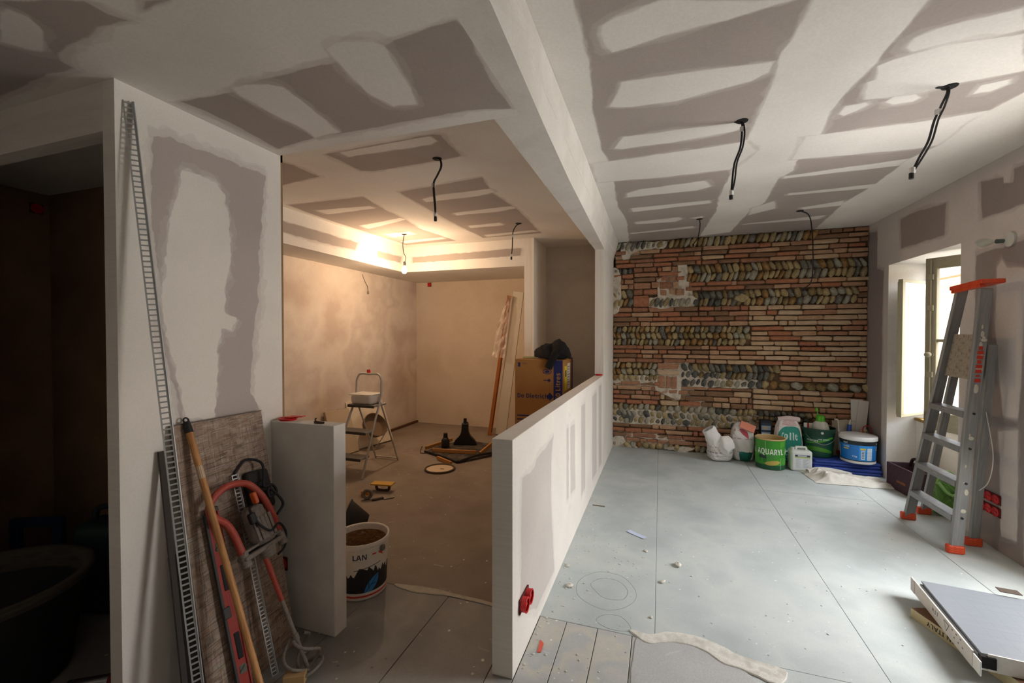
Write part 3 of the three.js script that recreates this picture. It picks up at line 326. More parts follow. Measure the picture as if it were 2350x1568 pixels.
// ---------------------------------------------------------------- lamp and cables from the ceilings
const mBlack = mat(0x17161a, 0.6), mTape = mat(0xd8d6d2, 0.7), mDarkHole = mat(0x14110f, 1);
function cable(label, at, pts, two, taps) {                       // at: where it leaves the ceiling
  const t = thing('ceiling_cable', label, 'cable', at, 0);
  part(t, 'ceiling_hole', cyl(0.032, 0.034, 0.004, 0, -0.004, 0, 20), mDarkHole);
  part(t, 'wire', tube(pts, 0.0058, 50, 8), mBlack);
  if (two) part(t, 'wire', tube(pts.map((p, i) => [p[0] + (i > 1 && i < pts.length - 1 ? 0.012 : 0.003), p[1], p[2] + (i > 1 && i < pts.length - 1 ? 0.01 : 0.003)]), 0.005, 50, 8), mBlack);
  for (const q of taps) part(t, 'tape', cyl(0.0125, 0.0125, 0.028, q[0], q[1] - 0.014, q[2], 12), mTape);
  const e = pts[pts.length - 1]; part(t, 'connector', join(cyl(0.011, 0.011, 0.03, e[0], e[1] - 0.028, e[2], 12)), mBlack);
  return t;
}
cable('black twin cable with white tape bits, hanging from the ceiling nearest the windows', [1.395, 2.82, -2.85], [[-0.06, 0.0, 0.01], [-0.01, -0.01, 0.0], [-0.04, -0.1, 0.01], [-0.07, -0.17, 0.02], [-0.1, -0.28, 0.03], [-0.14, -0.36, 0.04], [-0.175, -0.44, 0.05]], true, [[-0.055, -0.13, 0.015], [-0.172, -0.425, 0.05]]);
cable('black twin cable hanging straight down from the ceiling between the white band and the beam', [0.453, 2.82, -2.91], [[-0.04, 0, 0], [-0.003, -0.01, 0], [0, -0.06, 0], [-0.01, -0.16, 0.01], [-0.04, -0.25, 0.01], [-0.05, -0.35, 0], [-0.056, -0.43, 0]], true, [[0, -0.05, 0], [-0.055, -0.42, 0]]);
cable('long thin black cable drooping from the ceiling down across the brick wall', [1.349, 2.82, -5.2], [[0, 0, 0], [0.1, -0.02, -0.1], [0.22, -0.14, -0.4], [0.32, -0.3, -0.72], [0.36, -0.5, -0.86], [0.34, -0.66, -0.88], [0.27, -0.72, -0.885]], false, []);
cable('short black cable hanging from the ceiling close before the brick wall', [0.4, 2.82, -5.21], [[0, 0, 0], [0.01, -0.05, -0.05], [0.0, -0.16, -0.2], [-0.04, -0.21, -0.32]], false, []);
cable('black cable with white tape bits hanging in the lamplit room, nearest the camera', [-1.53, 2.82, -2.82], [[-0.03, 0, 0], [0.02, -0.01, 0], [0.03, -0.06, 0], [0.0, -0.12, 0], [-0.03, -0.17, 0], [-0.03, -0.24, 0], [-0.02, -0.35, 0], [-0.015, -0.42, 0]], true, [[-0.032, -0.19, 0], [-0.016, -0.4, 0]]);
cable('black cable with white tape bits before the bulkhead of the lamplit room', [-1.54, 2.82, -4.75], [[0.04, 0, 0], [-0.02, -0.02, 0], [-0.06, -0.08, 0], [-0.07, -0.16, 0], [-0.075, -0.28, 0], [-0.085, -0.38, 0]], false, [[-0.07, -0.14, 0], [-0.083, -0.36, 0]]);
{
  const t = thing('light_bulb', 'glowing bare bulb on a thin cord in the left-hand room', 'light bulb', [-3.075, 2.82, -4.8]);
  part(t, 'ceiling_hole', cyl(0.03, 0.03, 0.004, 0, -0.004, 0, 18), mDarkHole);
  part(t, 'cord', tube([[0, 0, 0], [-0.02, -0.12, 0], [0.0, -0.24, 0.01], [0.03, -0.3, 0.01], [0.01, -0.345, 0]], 0.0045, 40, 8), mat(0x3c3028, 0.7));
  part(t, 'lamp_holder', cyl(0.019, 0.016, 0.055, 0.003, -0.4, 0, 16).rotateZ(0), mat(0x8f8c84, 0.6));
  const bulb = part(t, 'bulb', lathe([[0.0001, -0.5], [0.02, -0.495], [0.034, -0.475], [0.037, -0.455], [0.03, -0.428], [0.017, -0.408], [0.014, -0.4]], 24).translate(0.0, 0, 0), new THREE.MeshStandardMaterial({ color: 0xffffff, emissive: new THREE.Color().setRGB(1, 0.8, 0.5), emissiveIntensity: 4 }));
  const l = new THREE.PointLight(new THREE.Color().setRGB(1, 0.68, 0.42), 3.3, 0, 2); l.name = 'bulb_glow'; l.position.set(0, -0.458, 0); l.shadow.radius = 1.7; l.shadow.mapSize.set(1024, 1024); t.add(l);
}

// ---------------------------------------------------------------- things leaning on the partition
const mZinc = mat(0, 0.42, { metalness: 0.75, map: grain(256, 0.4, [0xa9adb0, 0xc2c5c7, 0xb2b6b9], 5, 4, 161, 0.04) });
const mAlu = mat(0, 0.5, { metalness: 0.55, map: grain(512, 0.9, [0x88898b, 0x9d9e9f, 0x929394, 0xa8a8a6], 5, 5, 163, 0.05) });
// perforated angle strip: two rails and rungs on the seen flange, a plain folded flange behind
function perforated(label, name, a, b, out, w, pitch) {
  const t = thing(name, label, 'metal strip'), L = dist(a, b), n = Math.floor(L / pitch);
  lean(t, a, b, out);
  const g = [box(w * 0.16, L, 0.0015, -w * 0.42, L / 2, 0), box(w * 0.2, L, 0.0015, w * 0.4, L / 2, 0)];
  for (let i = 0; i <= n; i++) g.push(box(w * 0.72, pitch * 0.3, 0.0015, 0, Math.min(L - pitch * 0.15, i * pitch + pitch * 0.15), 0));
  part(t, 'perforated_flange', join(g), mZinc);
  part(t, 'folded_flange', join(box(0.0015, L, 0.02, w * 0.5, L / 2, -0.01), bar([w * 0.5, 0, 0.0015], [w * 0.5, L, 0.0015], 0.003, 6)), mZinc);
  return t;
}
perforated('tall perforated metal corner strip leaning from the floor to the top of the partition', 'corner_strip', [-1.6, 0.002, -1.149], [-1.972, 2.463, -1.14], [1, 0.2, 0.55], 0.034, 0.021);
perforated('short perforated metal strip lying on the patterned board beside the mixer', 'corner_strip', [-1.648, 0.002, -1.504], [-1.885, 0.894, -1.504], [1, 0.3, 0.35], 0.026, 0.017);
{ // the board with a scribbled, woven-looking print
  const t = thing('patterned_board', 'tall board with a criss-cross grey and brown print, leaning on the partition', 'board');
  const [c, g] = canvasOf(512, 1400); g.fillStyle = '#9a8473'; g.fillRect(0, 0, 512, 1400);
  for (let i = 0; i < 900; i++) { const v = rnd(); g.fillStyle = v < 0.45 ? `rgba(${rr(170, 195)},${rr(158, 178)},${rr(145, 168)},${rr(0.12, 0.4)})` : v < 0.75 ? `rgba(${rr(95, 125)},${rr(70, 90)},${rr(50, 70)},${rr(0.15, 0.4)})` : `rgba(80,70,64,${rr(0.12, 0.3)})`; const w = rr(8, 55), h = rr(6, 30); g.fillRect(rnd() * 512 - w / 2, rnd() * 1400 - h / 2, w, h); }
  for (let i = 0; i < 2600; i++) { const across = rnd() < 0.72, x = rnd() * 512, y = rnd() * 1400, L = rr(20, 130); g.strokeStyle = rnd() < 0.5 ? `rgba(70,55,45,${rr(0.2, 0.6)})` : `rgba(205,194,180,${rr(0.15, 0.45)})`; g.lineWidth = rr(0.8, 2.6); g.beginPath(); g.moveTo(x, y); if (across) g.quadraticCurveTo(x + L / 2, y - rr(0, 14), x + L, y - rr(-2, 22)); else g.quadraticCurveTo(x + rr(-6, 6), y + L / 2, x + rr(-8, 8), y + L * 1.3); g.stroke(); }
  for (let i = 0; i < 14; i++) { const y = rnd() * 1400; g.strokeStyle = 'rgba(50,38,30,.55)'; g.lineWidth = 2.5; g.beginPath(); g.moveTo(0, y); g.lineTo(512, y - 30); g.stroke(); }
  const L = dist([-1.72, 0.003, -1.48], [-1.958, 1.155, -1.492]);
  lean(t, [-1.732, 0.004, -1.478], [-1.962, 1.155, -1.492], [1, 0.2, 0.02]);
  const front = uvPlane(new THREE.BoxGeometry(0.43, L, 0.016).translate(0, L / 2, 0), 'x', 'y', -0.215, 0, 0.43, L);
  part(t, 'panel', front, mat(0, 0.7, { map: tex(c) }));
  part(t, 'plastic_edging', join(box(0.435, 0.004, 0.018, 0, L + 0.001, 0), box(0.003, L, 0.018, -0.2165, L / 2, 0)), mat(0x54463a, 0.6));
}
{
  const t = thing('plasterboard_offcut', 'grey plasterboard offcut standing behind the patterned board', 'board', [0, 0, 0]);
  lean(t, [-1.83, 0.003, -1.31], [-1.955, 0.62, -1.31], [1, 0.15, 0.1]);
  part(t, 'paper_face', box(0.1, 0.62, 0.013, 0, 0.31, 0), mat(0x6c6764, 0.9)); part(t, 'plaster_core', box(0.004, 0.62, 0.0125, -0.051, 0.31, 0), mat(0x6f6b67, 0.95));
}
{
  const t = thing('dark_rail', 'thin dark rail leaning behind the tall perforated strip', 'rail'); const a = [-1.76, 0.003, -1.2], b = [-1.962, 1.065, -1.238], L = dist(a, b);
  lean(t, a, b, [1, 0.2, 0.3]); part(t, 'rail', join(box(0.018, L, 0.004, 0, L / 2, 0), box(0.003, L, 0.016, -0.008, L / 2, -0.008), box(0.003, L, 0.016, 0.008, L / 2, -0.008)), mat(0x3a322e, 0.7));
}
{ // wooden pole
  const t = thing('wooden_pole', 'long wooden broom pole with a black hanging cap', 'pole'), a = [-1.505, 0.0, -1.34], b = [-1.955, 1.185, -1.332], L = dist(a, b);
  lean(t, a, b, [1, 0.3, 0]);
  part(t, 'shaft', join(cyl(0.0135, 0.0135, L - 0.05, 0, 0.003, 0, 16)), mat(0, 0.55, { map: grain(256, 0.35, [0xa8713f, 0xbd8750, 0xc79259, 0xb27c47], 4, 5, 167, 0.05) }));
  part(t, 'hanging_cap', join(cyl(0.0165, 0.0125, 0.05, 0, L - 0.065, 0, 16), new THREE.TorusGeometry(0.0105, 0.0035, 8, 20).translate(0, L - 0.008, 0)), mat(0x151517, 0.45));
  part(t, 'sticker', cyl(0.0139, 0.0139, 0.055, 0, L - 0.27, 0, 10, true, 0).clone(), mat(0xc4b7a6, 0.6));
}
{ // spirit level
  const t = thing('spirit_level', 'red spirit level with black vials, leaning on the patterned board', 'spirit level'), a = [-1.69, 0.003, -1.398], b = [-1.862, 0.79, -1.372], L = dist(a, b);
  lean(t, a, b, [1, 0.25, 0.35]);
  const mRed = mat(0, 0.5, { map: grain(256, 0.25, [0xa82a22, 0xb93a30, 0xa3504a, 0xb4332a], 5, 5, 171, 0.06) }), mGrey = mat(0x4b4a4b, 0.6);
  part(t, 'body', join(box(0.04, L - 0.02, 0.012, 0, L / 2, 0), box(0.006, L - 0.02, 0.024, -0.021, L / 2, 0), box(0.006, L - 0.02, 0.024, 0.021, L / 2, 0)), mRed);
  part(t, 'end_cap', rbox(0.05, 0.02, 0.026, 0.004, 0, 0.01, 0), mGrey); part(t, 'end_cap', rbox(0.05, 0.02, 0.026, 0.004, 0, L - 0.01, 0), mGrey);
  for (const y of [0.1, L - 0.17]) part(t, 'vial', join(rbox(0.03, 0.04, 0.016, 0.006, 0, y, 0), bar([-0.012, y - 0.012, 0.008], [0.012, y + 0.012, 0.008], 0.006, 10)), mat(0x6f776d, 0.3));
  part(t, 'hand_hole', join(rbox(0.028, 0.12, 0.016, 0.012, 0, L * 0.62, 0, 3), rbox(0.028, 0.12, 0.016, 0.012, 0, L * 0.25, 0, 3)), mat(0x1c1a1b, 0.6));
  part(t, 'magnet_edge', join(box(0.01, L - 0.04, 0.026, -0.0275, L / 2, -0.001), rbox(0.03, 0.05, 0.03, 0.006, -0.02, L * 0.44, 0.002)), mGrey);
}
{ // mortar mixer, standing on its paddle and leaning against the board
  const t = thing('mortar_mixer', 'electric mortar mixer with a red loop handle, standing on its spiral paddle', 'mixer'), a = [-1.525, 0.006, -1.575], b = [-1.85, 0.9, -1.475];
  lean(t, a, b, [1, 0.3, 0.12]);
  const mR = mat(0, 0.55, { map: grain(256, 0.3, [0xa83325, 0xba4433, 0xb0574a, 0xa63c2f], 5, 5, 177, 0.06) }), mG = mat(0, 0.7, { map: grain(256, 0.3, [0x7d746c, 0x8f857b, 0x716a64], 5, 5, 179, 0.06) }), mShaft = mat(0, 0.6, { map: grain(256, 0.2, [0x77716a, 0x98928a, 0x6c665f], 6, 5, 181, 0.08) });
  const L = dist(a, b);
  const helix = (ph, up) => { const p = []; for (let i = 0; i <= 20; i++) { const u = i / 20, an = ph + u * 2.6; const r = 0.07 * Math.sin(Math.PI * (0.12 + 0.76 * u)) + 0.006; p.push([r * Math.cos(an), 0.012 + up * u, r * Math.sin(an)]); } return tube(p, 0.0075, 40, 6); };
  part(t, 'paddle', join(new THREE.TorusGeometry(0.066, 0.007, 8, 32).rotateX(Math.PI / 2).translate(0, 0.012, 0), helix(0, 0.15), helix(2.1, 0.15), helix(4.2, 0.15), bar([-0.064, 0.012, 0], [0.064, 0.012, 0], 0.006)), mShaft);
  part(t, 'shaft', join(cyl(0.009, 0.009, L * 0.36, 0, 0.012, 0, 12), cyl(0.013, 0.013, 0.03, 0, 0.15, 0, 12)), mShaft);
  part(t, 'shaft_sleeve', cyl(0.011, 0.012, L * 0.16 + 0.055, 0, L * 0.36, 0, 14), mR);
  const y0 = L * 0.52 + 0.055;
  part(t, 'gearbox', join(cyl(0.03, 0.042, 0.05, 0.02, y0, 0, 24), rbox(0.2, 0.022, 0.07, 0.008, 0, y0 + 0.05, 0), rbox(0.19, 0.012, 0.06, 0.005, 0, y0 + 0.078, 0)), mG);
  part(t, 'motor_housing', join(lathe([[0.0001, 0], [0.05, 0], [0.052, 0.03], [0.05, 0.1], [0.046, 0.16], [0.03, 0.175], [0.0001, 0.178]], 28).translate(0.018, y0 + 0.07, 0), ...[0, 1, 2, 3, 4].map((i) => box(0.012, 0.1, 0.006, 0.018 + (i - 2) * 0.019, y0 + 0.14, 0.048))), mG);
  part(t, 'loop_handle', tube([[-0.088, y0 + 0.03, 0.01], [-0.092, y0 + 0.1, 0.012], [-0.098, y0 + 0.18, 0.014], [-0.112, y0 + 0.23, 0.014], [-0.142, y0 + 0.275, 0.012], [-0.15, y0 + 0.315, 0.01], [-0.115, y0 + 0.355, 0.008], [-0.05, y0 + 0.375, 0.008], [0.03, y0 + 0.35, 0.01], [0.075, y0 + 0.27, 0.012], [0.092, y0 + 0.15, 0.012], [0.094, y0 + 0.03, 0.01]], 0.0155, 90, 12), mR);
  for (const [cx, cr] of [[-0.088, 0.02], [0.094, 0.022]]) part(t, 'handle_clamp', cyl(cr, cr, 0.06, cx, y0 + 0.015, 0.01, 16), mG);
  part(t, 'switch', rbox(0.02, 0.055, 0.03, 0.006, 0.03, y0 + 0.275, 0.03).rotateZ(0), mat(0xd2571c, 0.5));
  part(t, 'mains_cable', tube([[0.02, y0 + 0.25, 0.01], [-0.02, y0 + 0.24, 0.05], [-0.01, y0 + 0.16, 0.066], [0.03, y0 + 0.11, 0.062], [0.08, y0 + 0.12, 0.05], [0.11, y0 + 0.06, 0.03], [0.085, y0 + 0.0, 0.02], [0.04, y0 - 0.01, 0.03]], 0.005, 70, 8), mBlack);
  part(t, 'cable_coil', join(tube([[0.03, y0 + 0.41, -0.045], [0.1, y0 + 0.45, -0.04], [0.15, y0 + 0.41, -0.02], [0.135, y0 + 0.35, -0.01], [0.11, y0 + 0.3, 0], [0.15, y0 + 0.29, 0.0], [0.15, y0 + 0.25, 0.01], [0.11, y0 + 0.245, 0.01], [0.12, y0 + 0.285, 0.012], [0.155, y0 + 0.22, 0.01], [0.165, y0 + 0.18, 0.0], [0.12, y0 + 0.15, 0.0]], 0.0062, 110, 8)), mBlack);
  part(t, 'plug', join(rbox(0.03, 0.05, 0.026, 0.008, -0.025, y0 + 0.2, 0.055), bar([-0.032, y0 + 0.155, 0.055], [-0.032, y0 + 0.178, 0.055], 0.0025), bar([-0.018, y0 + 0.155, 0.055], [-0.018, y0 + 0.178, 0.055], 0.0025)), mBlack);
}
{
  const t = thing('tool_case', 'dark dusty power-tool charger resting against the board behind the mixer handle', 'charger');
  lean(t, [-1.838, 0.745, -1.6], [-1.905, 0.9, -1.612], [1, 0.3, 0.1]);
  part(t, 'case_body', rbox(0.12, 0.19, 0.05, 0.018, 0, 0.05, 0.005, 3), mat(0x2b2725, 0.75)); part(t, 'vent_ribs', join(...[0, 1, 2, 3].map((i) => rbox(0.08, 0.012, 0.01, 0.004, 0, 0.0 + i * 0.03, 0.032))), mat(0x1d1a19, 0.7));
}
solo('wood_block', 'small sawn wood block at the foot of the patterned board', 'wood block', rbox(0.09, 0.045, 0.045, 0.003, 0, 0.0225, 0), mat(0, 0.8, { map: grain(128, 0.2, [0xb89566, 0xc8a878], 4, 4, 183, 0.06) }), [-1.53, 0, -1.5]).rotation.y = 0.5;

// ---------------------------------------------------------------- red installation boxes and small fittings
const mRedBox = mat(0xcc1a1d, 0.45), mRedDark = mat(0x5a0c10, 0.7);
// n boxes side by side, set in a wall; faces +z, centre at the origin
function socketBox(label, n, pos, turn, r = 0.034, depth = 0.012, group) {
  const t = thing('junction_box', label, 'electrical box', pos, turn, group), w = n * 0.071;
  part(t, 'box_rim', rbox(w, 0.07, 0.008, 0.003, 0, 0, 0.003), mRedDark);
  for (let i = 0; i < n; i++) { const x = (i - (n - 1) / 2) * 0.071; part(t, 'box_collar', join(new THREE.TorusGeometry(r - 0.004, 0.004, 8, 24).translate(x, 0, depth), cyl(r - 0.002, r - 0.002, depth, 0, 0, 0, 24, true).rotateX(Math.PI / 2).translate(x, 0, 0)), mRedBox); part(t, 'box_lid', join(cyl(r - 0.008, r - 0.008, 0.004, 0, 0, 0, 20).rotateX(Math.PI / 2).translate(x, 0, depth * 0.6), rbox(0.03, 0.012, 0.006, 0.003, x, 0, depth * 0.7 + 0.004)), mRedBox); }
  return t;
}
socketBox('upper red double electrical box in the window wall beside the ladder', 3, [2.298, 0.365, -4.14], -Math.PI / 2);
socketBox('lower red double electrical box in the window wall beside the ladder', 3, [2.298, 0.275, -4.14], -Math.PI / 2);
socketBox('protruding red double electrical box low on the near end of the long low wall', 2, [-0.618, 0.275, -1.985], Math.PI / 2, 0.036, 0.03);
socketBox('small red electrical box high on the ochre far wall', 1, [-3.816, 2.472 - 0.05, -6.748], 0);
socketBox('red electrical box on the raw left wall just above the stepladder handle', 1, [-4.078, 1.0, -5.4], Math.PI / 2);
socketBox('red electrical box low on the raw left wall behind the stepladder', 1, [-4.078, 0.275, -5.44], Math.PI / 2);
socketBox('dim red electrical box on the dark alcove wall near its opening', 1, [-4.078, 2.42, -1.8], Math.PI / 2);
socketBox('dusty red and white double box low on the short wall by the mixer', 1, [-1.905, 0.33, -1.793], 0).rotation.z = Math.PI / 2;
{
  const t = thing('box_cover', 'flat crushed red box cover on top of the short low wall', 'box cover', [-1.92, 1.085, -1.85], 0.2);
  part(t, 'cover_disc', cyl(0.042, 0.05, 0.012, 0, 0, 0, 18), mRedBox); part(t, 'cover_wing', join(rbox(0.13, 0.005, 0.03, 0.002, 0.03, 0.014, 0).rotateZ(0.08), rbox(0.05, 0.004, 0.06, 0.002, 0.02, 0.016, -0.01)), mRedBox);
}
{ const t = thing('box_cover', 'small red box cover at the far end of the long low wall', 'box cover', [-0.668, 1.08, -5.06], 0); part(t, 'cover_disc', cyl(0.034, 0.04, 0.012, 0, 0, 0, 18), mRedBox); part(t, 'cover_wing', rbox(0.08, 0.004, 0.03, 0.002, 0, 0.014, 0), mRedBox); }
{ const t = thing('wire_stub', 'brown wire stub poking from the top of the short low wall', 'wire', [-1.69, 1.085, -1.83]); part(t, 'wire_end', join(tube([[-0.03, 0.006, 0], [0, 0.008, 0.01], [0.03, 0.005, 0]], 0.006, 20, 6), tube([[-0.02, 0.004, 0.0], [-0.025, 0.02, 0.0], [-0.02, 0.026, 0]], 0.004, 12, 6)), mat(0x4a3326, 0.7)); part(t, 'cut_plate', rbox(0.05, 0.004, 0.025, 0.002, 0, 0.002, 0), mat(0x6b4c38, 0.8)); }
{ // bulb and holder on the window wall
  const t = thing('wall_bulb', 'unlit clear bulb in a holder sticking out of the window wall', 'light bulb', [2.3, 2.21, -4.0]);
  part(t, 'bulb_glass', lathe([[0.0001, -0.1], [0.02, -0.095], [0.03, -0.07], [0.028, -0.045], [0.014, -0.01], [0.012, 0]], 20).rotateZ(-Math.PI / 2 + 0.1).translate(-0.06, 0.002, -0.04), new THREE.MeshPhysicalMaterial({ color: 0xe8eeea, transmission: 0.9, thickness: 0, roughness: 0.15 }));
  part(t, 'holder', join(cyl(0.016, 0.014, 0.05, 0, 0, 0, 16).rotateZ(-Math.PI / 2).translate(-0.055, 0, -0.03), tube([[-0.01, 0, -0.02], [-0.03, 0.01, -0.03], [-0.05, 0.0, -0.03]], 0.004, 16, 6)), mat(0x52605a, 0.5));
  part(t, 'wall_plate', cyl(0.045, 0.05, 0.016, 0, 0, 0, 24).rotateZ(Math.PI / 2).translate(0, 0, 0.02), mat(0xcfcfc8, 0.6));
}
{ const t = thing('wall_wire', 'small wire end with terminal on the raw wall of the lamplit room', 'wire', [-4.08, 2.2, -5.39]); part(t, 'terminal', rbox(0.02, 0.04, 0.03, 0.005, 0.012, -0.03, 0), mat(0x8d8578, 0.7)); part(t, 'wire', tube([[0.004, 0.22, 0.12], [0.006, 0.12, 0.06], [0.008, 0.05, 0.005], [0.012, -0.02, 0]], 0.004, 24, 6), mat(0x6d6255, 0.7)); }

// ---------------------------------------------------------------- ladder by the window
{
  const t = thing('stepladder', 'tall aluminium stepladder with orange top and feet, standing by the window', 'stepladder');
  const mOrange = mat(0, 0.5, { map: grain(128, 0.3, [0xd8481c, 0xc63d16, 0xdd5a30], 4, 4, 187, 0.06) });
  const BL = [1.98, 0.02, -4.514], TL = [2.12, 1.88, -4.15], BR = [1.99, 0.02, -3.916], TR = [2.12, 1.87, -3.9], at = (a, b, k) => a.map((v, i) => v + (b[i] - a[i]) * k);
  part(t, 'stile', beam(BL, TL, 0.075, 0.025, [1, 0, -0.25]), mAlu); part(t, 'stile', beam(BR, TR, 0.075, 0.025, [1, 0, -0.15]), mAlu);
  const rearL = [[2.165, 0.02, -4.69], [2.21, 1.5, -4.32]], rearR = [[2.185, 0.02, -4.1], [2.215, 1.48, -4.0]];
  part(t, 'rear_leg', beam(...rearL, 0.06, 0.022, [1, 0, -0.25]), mAlu); part(t, 'rear_leg', beam(...rearR, 0.06, 0.022, [1, 0, -0.15]), mAlu);
  for (const y of [0.24, 0.49, 0.74, 0.99]) { const k = y / 1.87, A = at(BL, TL, k), B = at(BR, TR, k); const s = part(t, 'tread', beam([A[0], A[1], A[2] + 0.01], [B[0], B[1], B[2] - 0.01], 0.08, 0.022, [1, 0, 0]), mAlu); part(s, 'tread_lip', beam([A[0] - 0.04, A[1] - 0.012, A[2] + 0.012], [B[0] - 0.04, B[1] - 0.012, B[2] - 0.012], 0.006, 0.045, [1, 0, 0]), mAlu); for (const q of [A, B]) part(s, 'rivet', cyl(0.008, 0.008, 0.034, 0, -0.017, 0, 10).rotateX(Math.PI / 2).translate(q[0] + 0.008, q[1], q[2]), mBlack); }
  const pA = at(BL, TL, 0.66), pB = at(BR, TR, 0.66), qA = at(BL, TL, 0.82), qB = at(BR, TR, 0.82);
  part(t, 'platform', (() => { const g = new THREE.BoxGeometry(0.3, 0.32, 0.02); const y = V(...qA).sub(V(...pA)).normalize(), x = V(...pB).sub(V(...pA)).normalize(), z = x.clone().cross(y).normalize(); y.copy(z.clone().cross(x)); g.applyMatrix4(new THREE.Matrix4().makeBasis(x, y, z)); return g.translate((pA[0] + qB[0]) / 2 + 0.02, (pA[1] + qB[1]) / 2, (pA[2] + qB[2]) / 2 - 0.02); })(), mat(0, 0.85, { map: grain(256, 0.4, [0x8b7f70, 0xa39684, 0x978a79, 0x7c7164], 5, 5, 191, 0.06) }));
  part(t, 'top_cap', join(beam([TL[0], TL[1] + 0.015, TL[2] - 0.02], [TR[0] + 0.01, TR[1] + 0.045, TR[2] + 0.06], 0.13, 0.03, [1, 0, 0]), beam([TL[0] - 0.04, TL[1] + 0.0, TL[2] - 0.02], [TR[0] - 0.04, TR[1] + 0.03, TR[2] + 0.04], 0.03, 0.045, [1, 0, 0])), mOrange);
  for (const p of [BL, BR, rearL[0], rearR[0]]) part(t, 'foot', rbox(0.1, 0.06, 0.045, 0.012, p[0] - 0.004, 0.03, p[2]), mOrange);
  part(t, 'brand_sticker', (() => { const g = []; for (let i = 0; i < 8; i++) { const k = 0.655 + i * 0.0175, p = at(BR, TR, k); g.push(box(i % 3 === 1 ? 0.022 : 0.036, i === 1 ? 0.012 : 0.024, 0.002, p[0] + 0.004, p[1], p[2] + 0.0135)); } return join(g); })(), mat(0xc4331f, 0.5));
  const dabs = []; for (let i = 0; i < 26; i++) { const k = rr(0.12, 0.97), p = at(BR, TR, k); const g = new THREE.SphereGeometry(rr(0.006, 0.02), 8, 5); g.scale(1, rr(0.6, 1.8), 0.1); dabs.push(g.translate(p[0] + rr(-0.02, 0.02), p[1], p[2] + 0.0125)); }
  part(t, 'plaster_splashes', join(dabs), mat(0xc8c3b4, 0.9), { kind: 'stuff' });
  part(t, 'spreader_cord', tube([[2.19, 0.42, -4.06], [2.2, 0.5, -3.99], [2.215, 0.68, -3.97], [2.2, 1.0, -4.02]], 0.003, 30, 6), mat(0xd8d8d4, 0.6));
}

// ---------------------------------------------------------------- lamplit room
{
  const t = thing('step_stool', 'folding three-tread grey step stool with a loop handle, holding a white tray', 'step stool', [-3.22, 0, -4.2]);
  const mTube = mat(0xb5b1aa, 0.5, { metalness: 0.3 }), mTread = mat(0x8d8880, 0.7), mRub = mat(0x4a4643, 0.8);
  for (const s of [-1, 1]) part(t, 'front_leg', tube([[s * 0.21, 0.0, 0.33], [s * 0.185, 0.5, 0.1], [s * 0.172, 0.84, -0.06], [s * 0.17, 0.95, -0.07]], 0.0125, 30, 10), mTube);
  part(t, 'loop_handle', tube([[-0.17, 0.94, -0.07], [-0.168, 1.02, -0.075], [-0.13, 1.085, -0.08], [0, 1.09, -0.08], [0.13, 1.085, -0.08], [0.168, 1.02, -0.075], [0.17, 0.94, -0.07]], 0.0125, 50, 10), mTube);
  for (const s of [-1, 1]) part(t, 'rear_leg', bar([s * 0.16, 0.0, -0.42], [s * 0.165, 0.8, -0.05], 0.01, 10), mTube);
  part(t, 'rear_crossbar', bar([-0.16, 0.03, -0.405], [0.16, 0.03, -0.405], 0.009, 8), mTube); part(t, 'rear_brace', bar([-0.155, 0.1, -0.37], [0.15, 0.42, -0.22], 0.006, 8), mTube);
  [[0.74, -0.04, 0.36, 0.24], [0.47, 0.15, 0.37, 0.17], [0.21, 0.26, 0.39, 0.16]].forEach(([y, z, w, d]) => { const s = part(t, 'tread', rbox(w, 0.025, d, 0.008, 0, y, z), mTread); part(s, 'tread_edge', rbox(w, 0.03, 0.014, 0.005, 0, y - 0.005, z + d / 2), mRub); });
}
{
  const t = thing('plastic_tray', 'white plastic tray standing on the step stool top tread', 'tray', [-3.225, 0.7535, -4.23]);
  part(t, 'tray_bowl', (() => { const g = rbox(0.28, 0.115, 0.22, 0.035, 0, 0.0575, 0, 4); return g; })(), mat(0xd9d4cc, 0.6)); part(t, 'tray_rim', join(rbox(0.3, 0.012, 0.02, 0.005, 0, 0.112, 0.11), rbox(0.3, 0.012, 0.02, 0.005, 0, 0.112, -0.11), rbox(0.02, 0.012, 0.24, 0.005, 0.14, 0.112, 0), rbox(0.02, 0.012, 0.24, 0.005, -0.14, 0.112, 0)), mat(0xe6e1d9, 0.5));
}
function slabLeaning(label, a, b, out, w, th, m, edge) { const t = thing('plaster_slab', label, 'slab'), L = dist(a, b); lean(t, a, b, out); part(t, 'slab_body', rbox(w, L, th, 0.006, 0, L / 2, 0), m); part(t, 'broken_edge', rbox(w * 0.3, 0.012, th * 1.02, 0.004, w * 0.2, L, 0), edge); return t; }
const mCream = mat(0, 0.9, { map: grain(256, 0.8, [0xc9bca6, 0xd6cab5, 0xcfc2ad], 4, 5, 201, 0.03) });
slabLeaning('cream insulation slab leaning on the raw wall behind the step stool', [-3.78, 0.005, -5.15], [-4.02, 0.62, -5.2], [1, 0.3, 0.25], 0.62, 0.05, mCream, mat(0xb8aa92, 0.9));
slabLeaning('darker cream slab leaning behind the step stool, left of the first one', [-3.82, 0.005, -4.62], [-4.02, 0.56, -4.65], [1, 0.3, 0.1], 0.4, 0.04, mat(0xb5a48c, 0.9), mat(0xa8977f, 0.9));
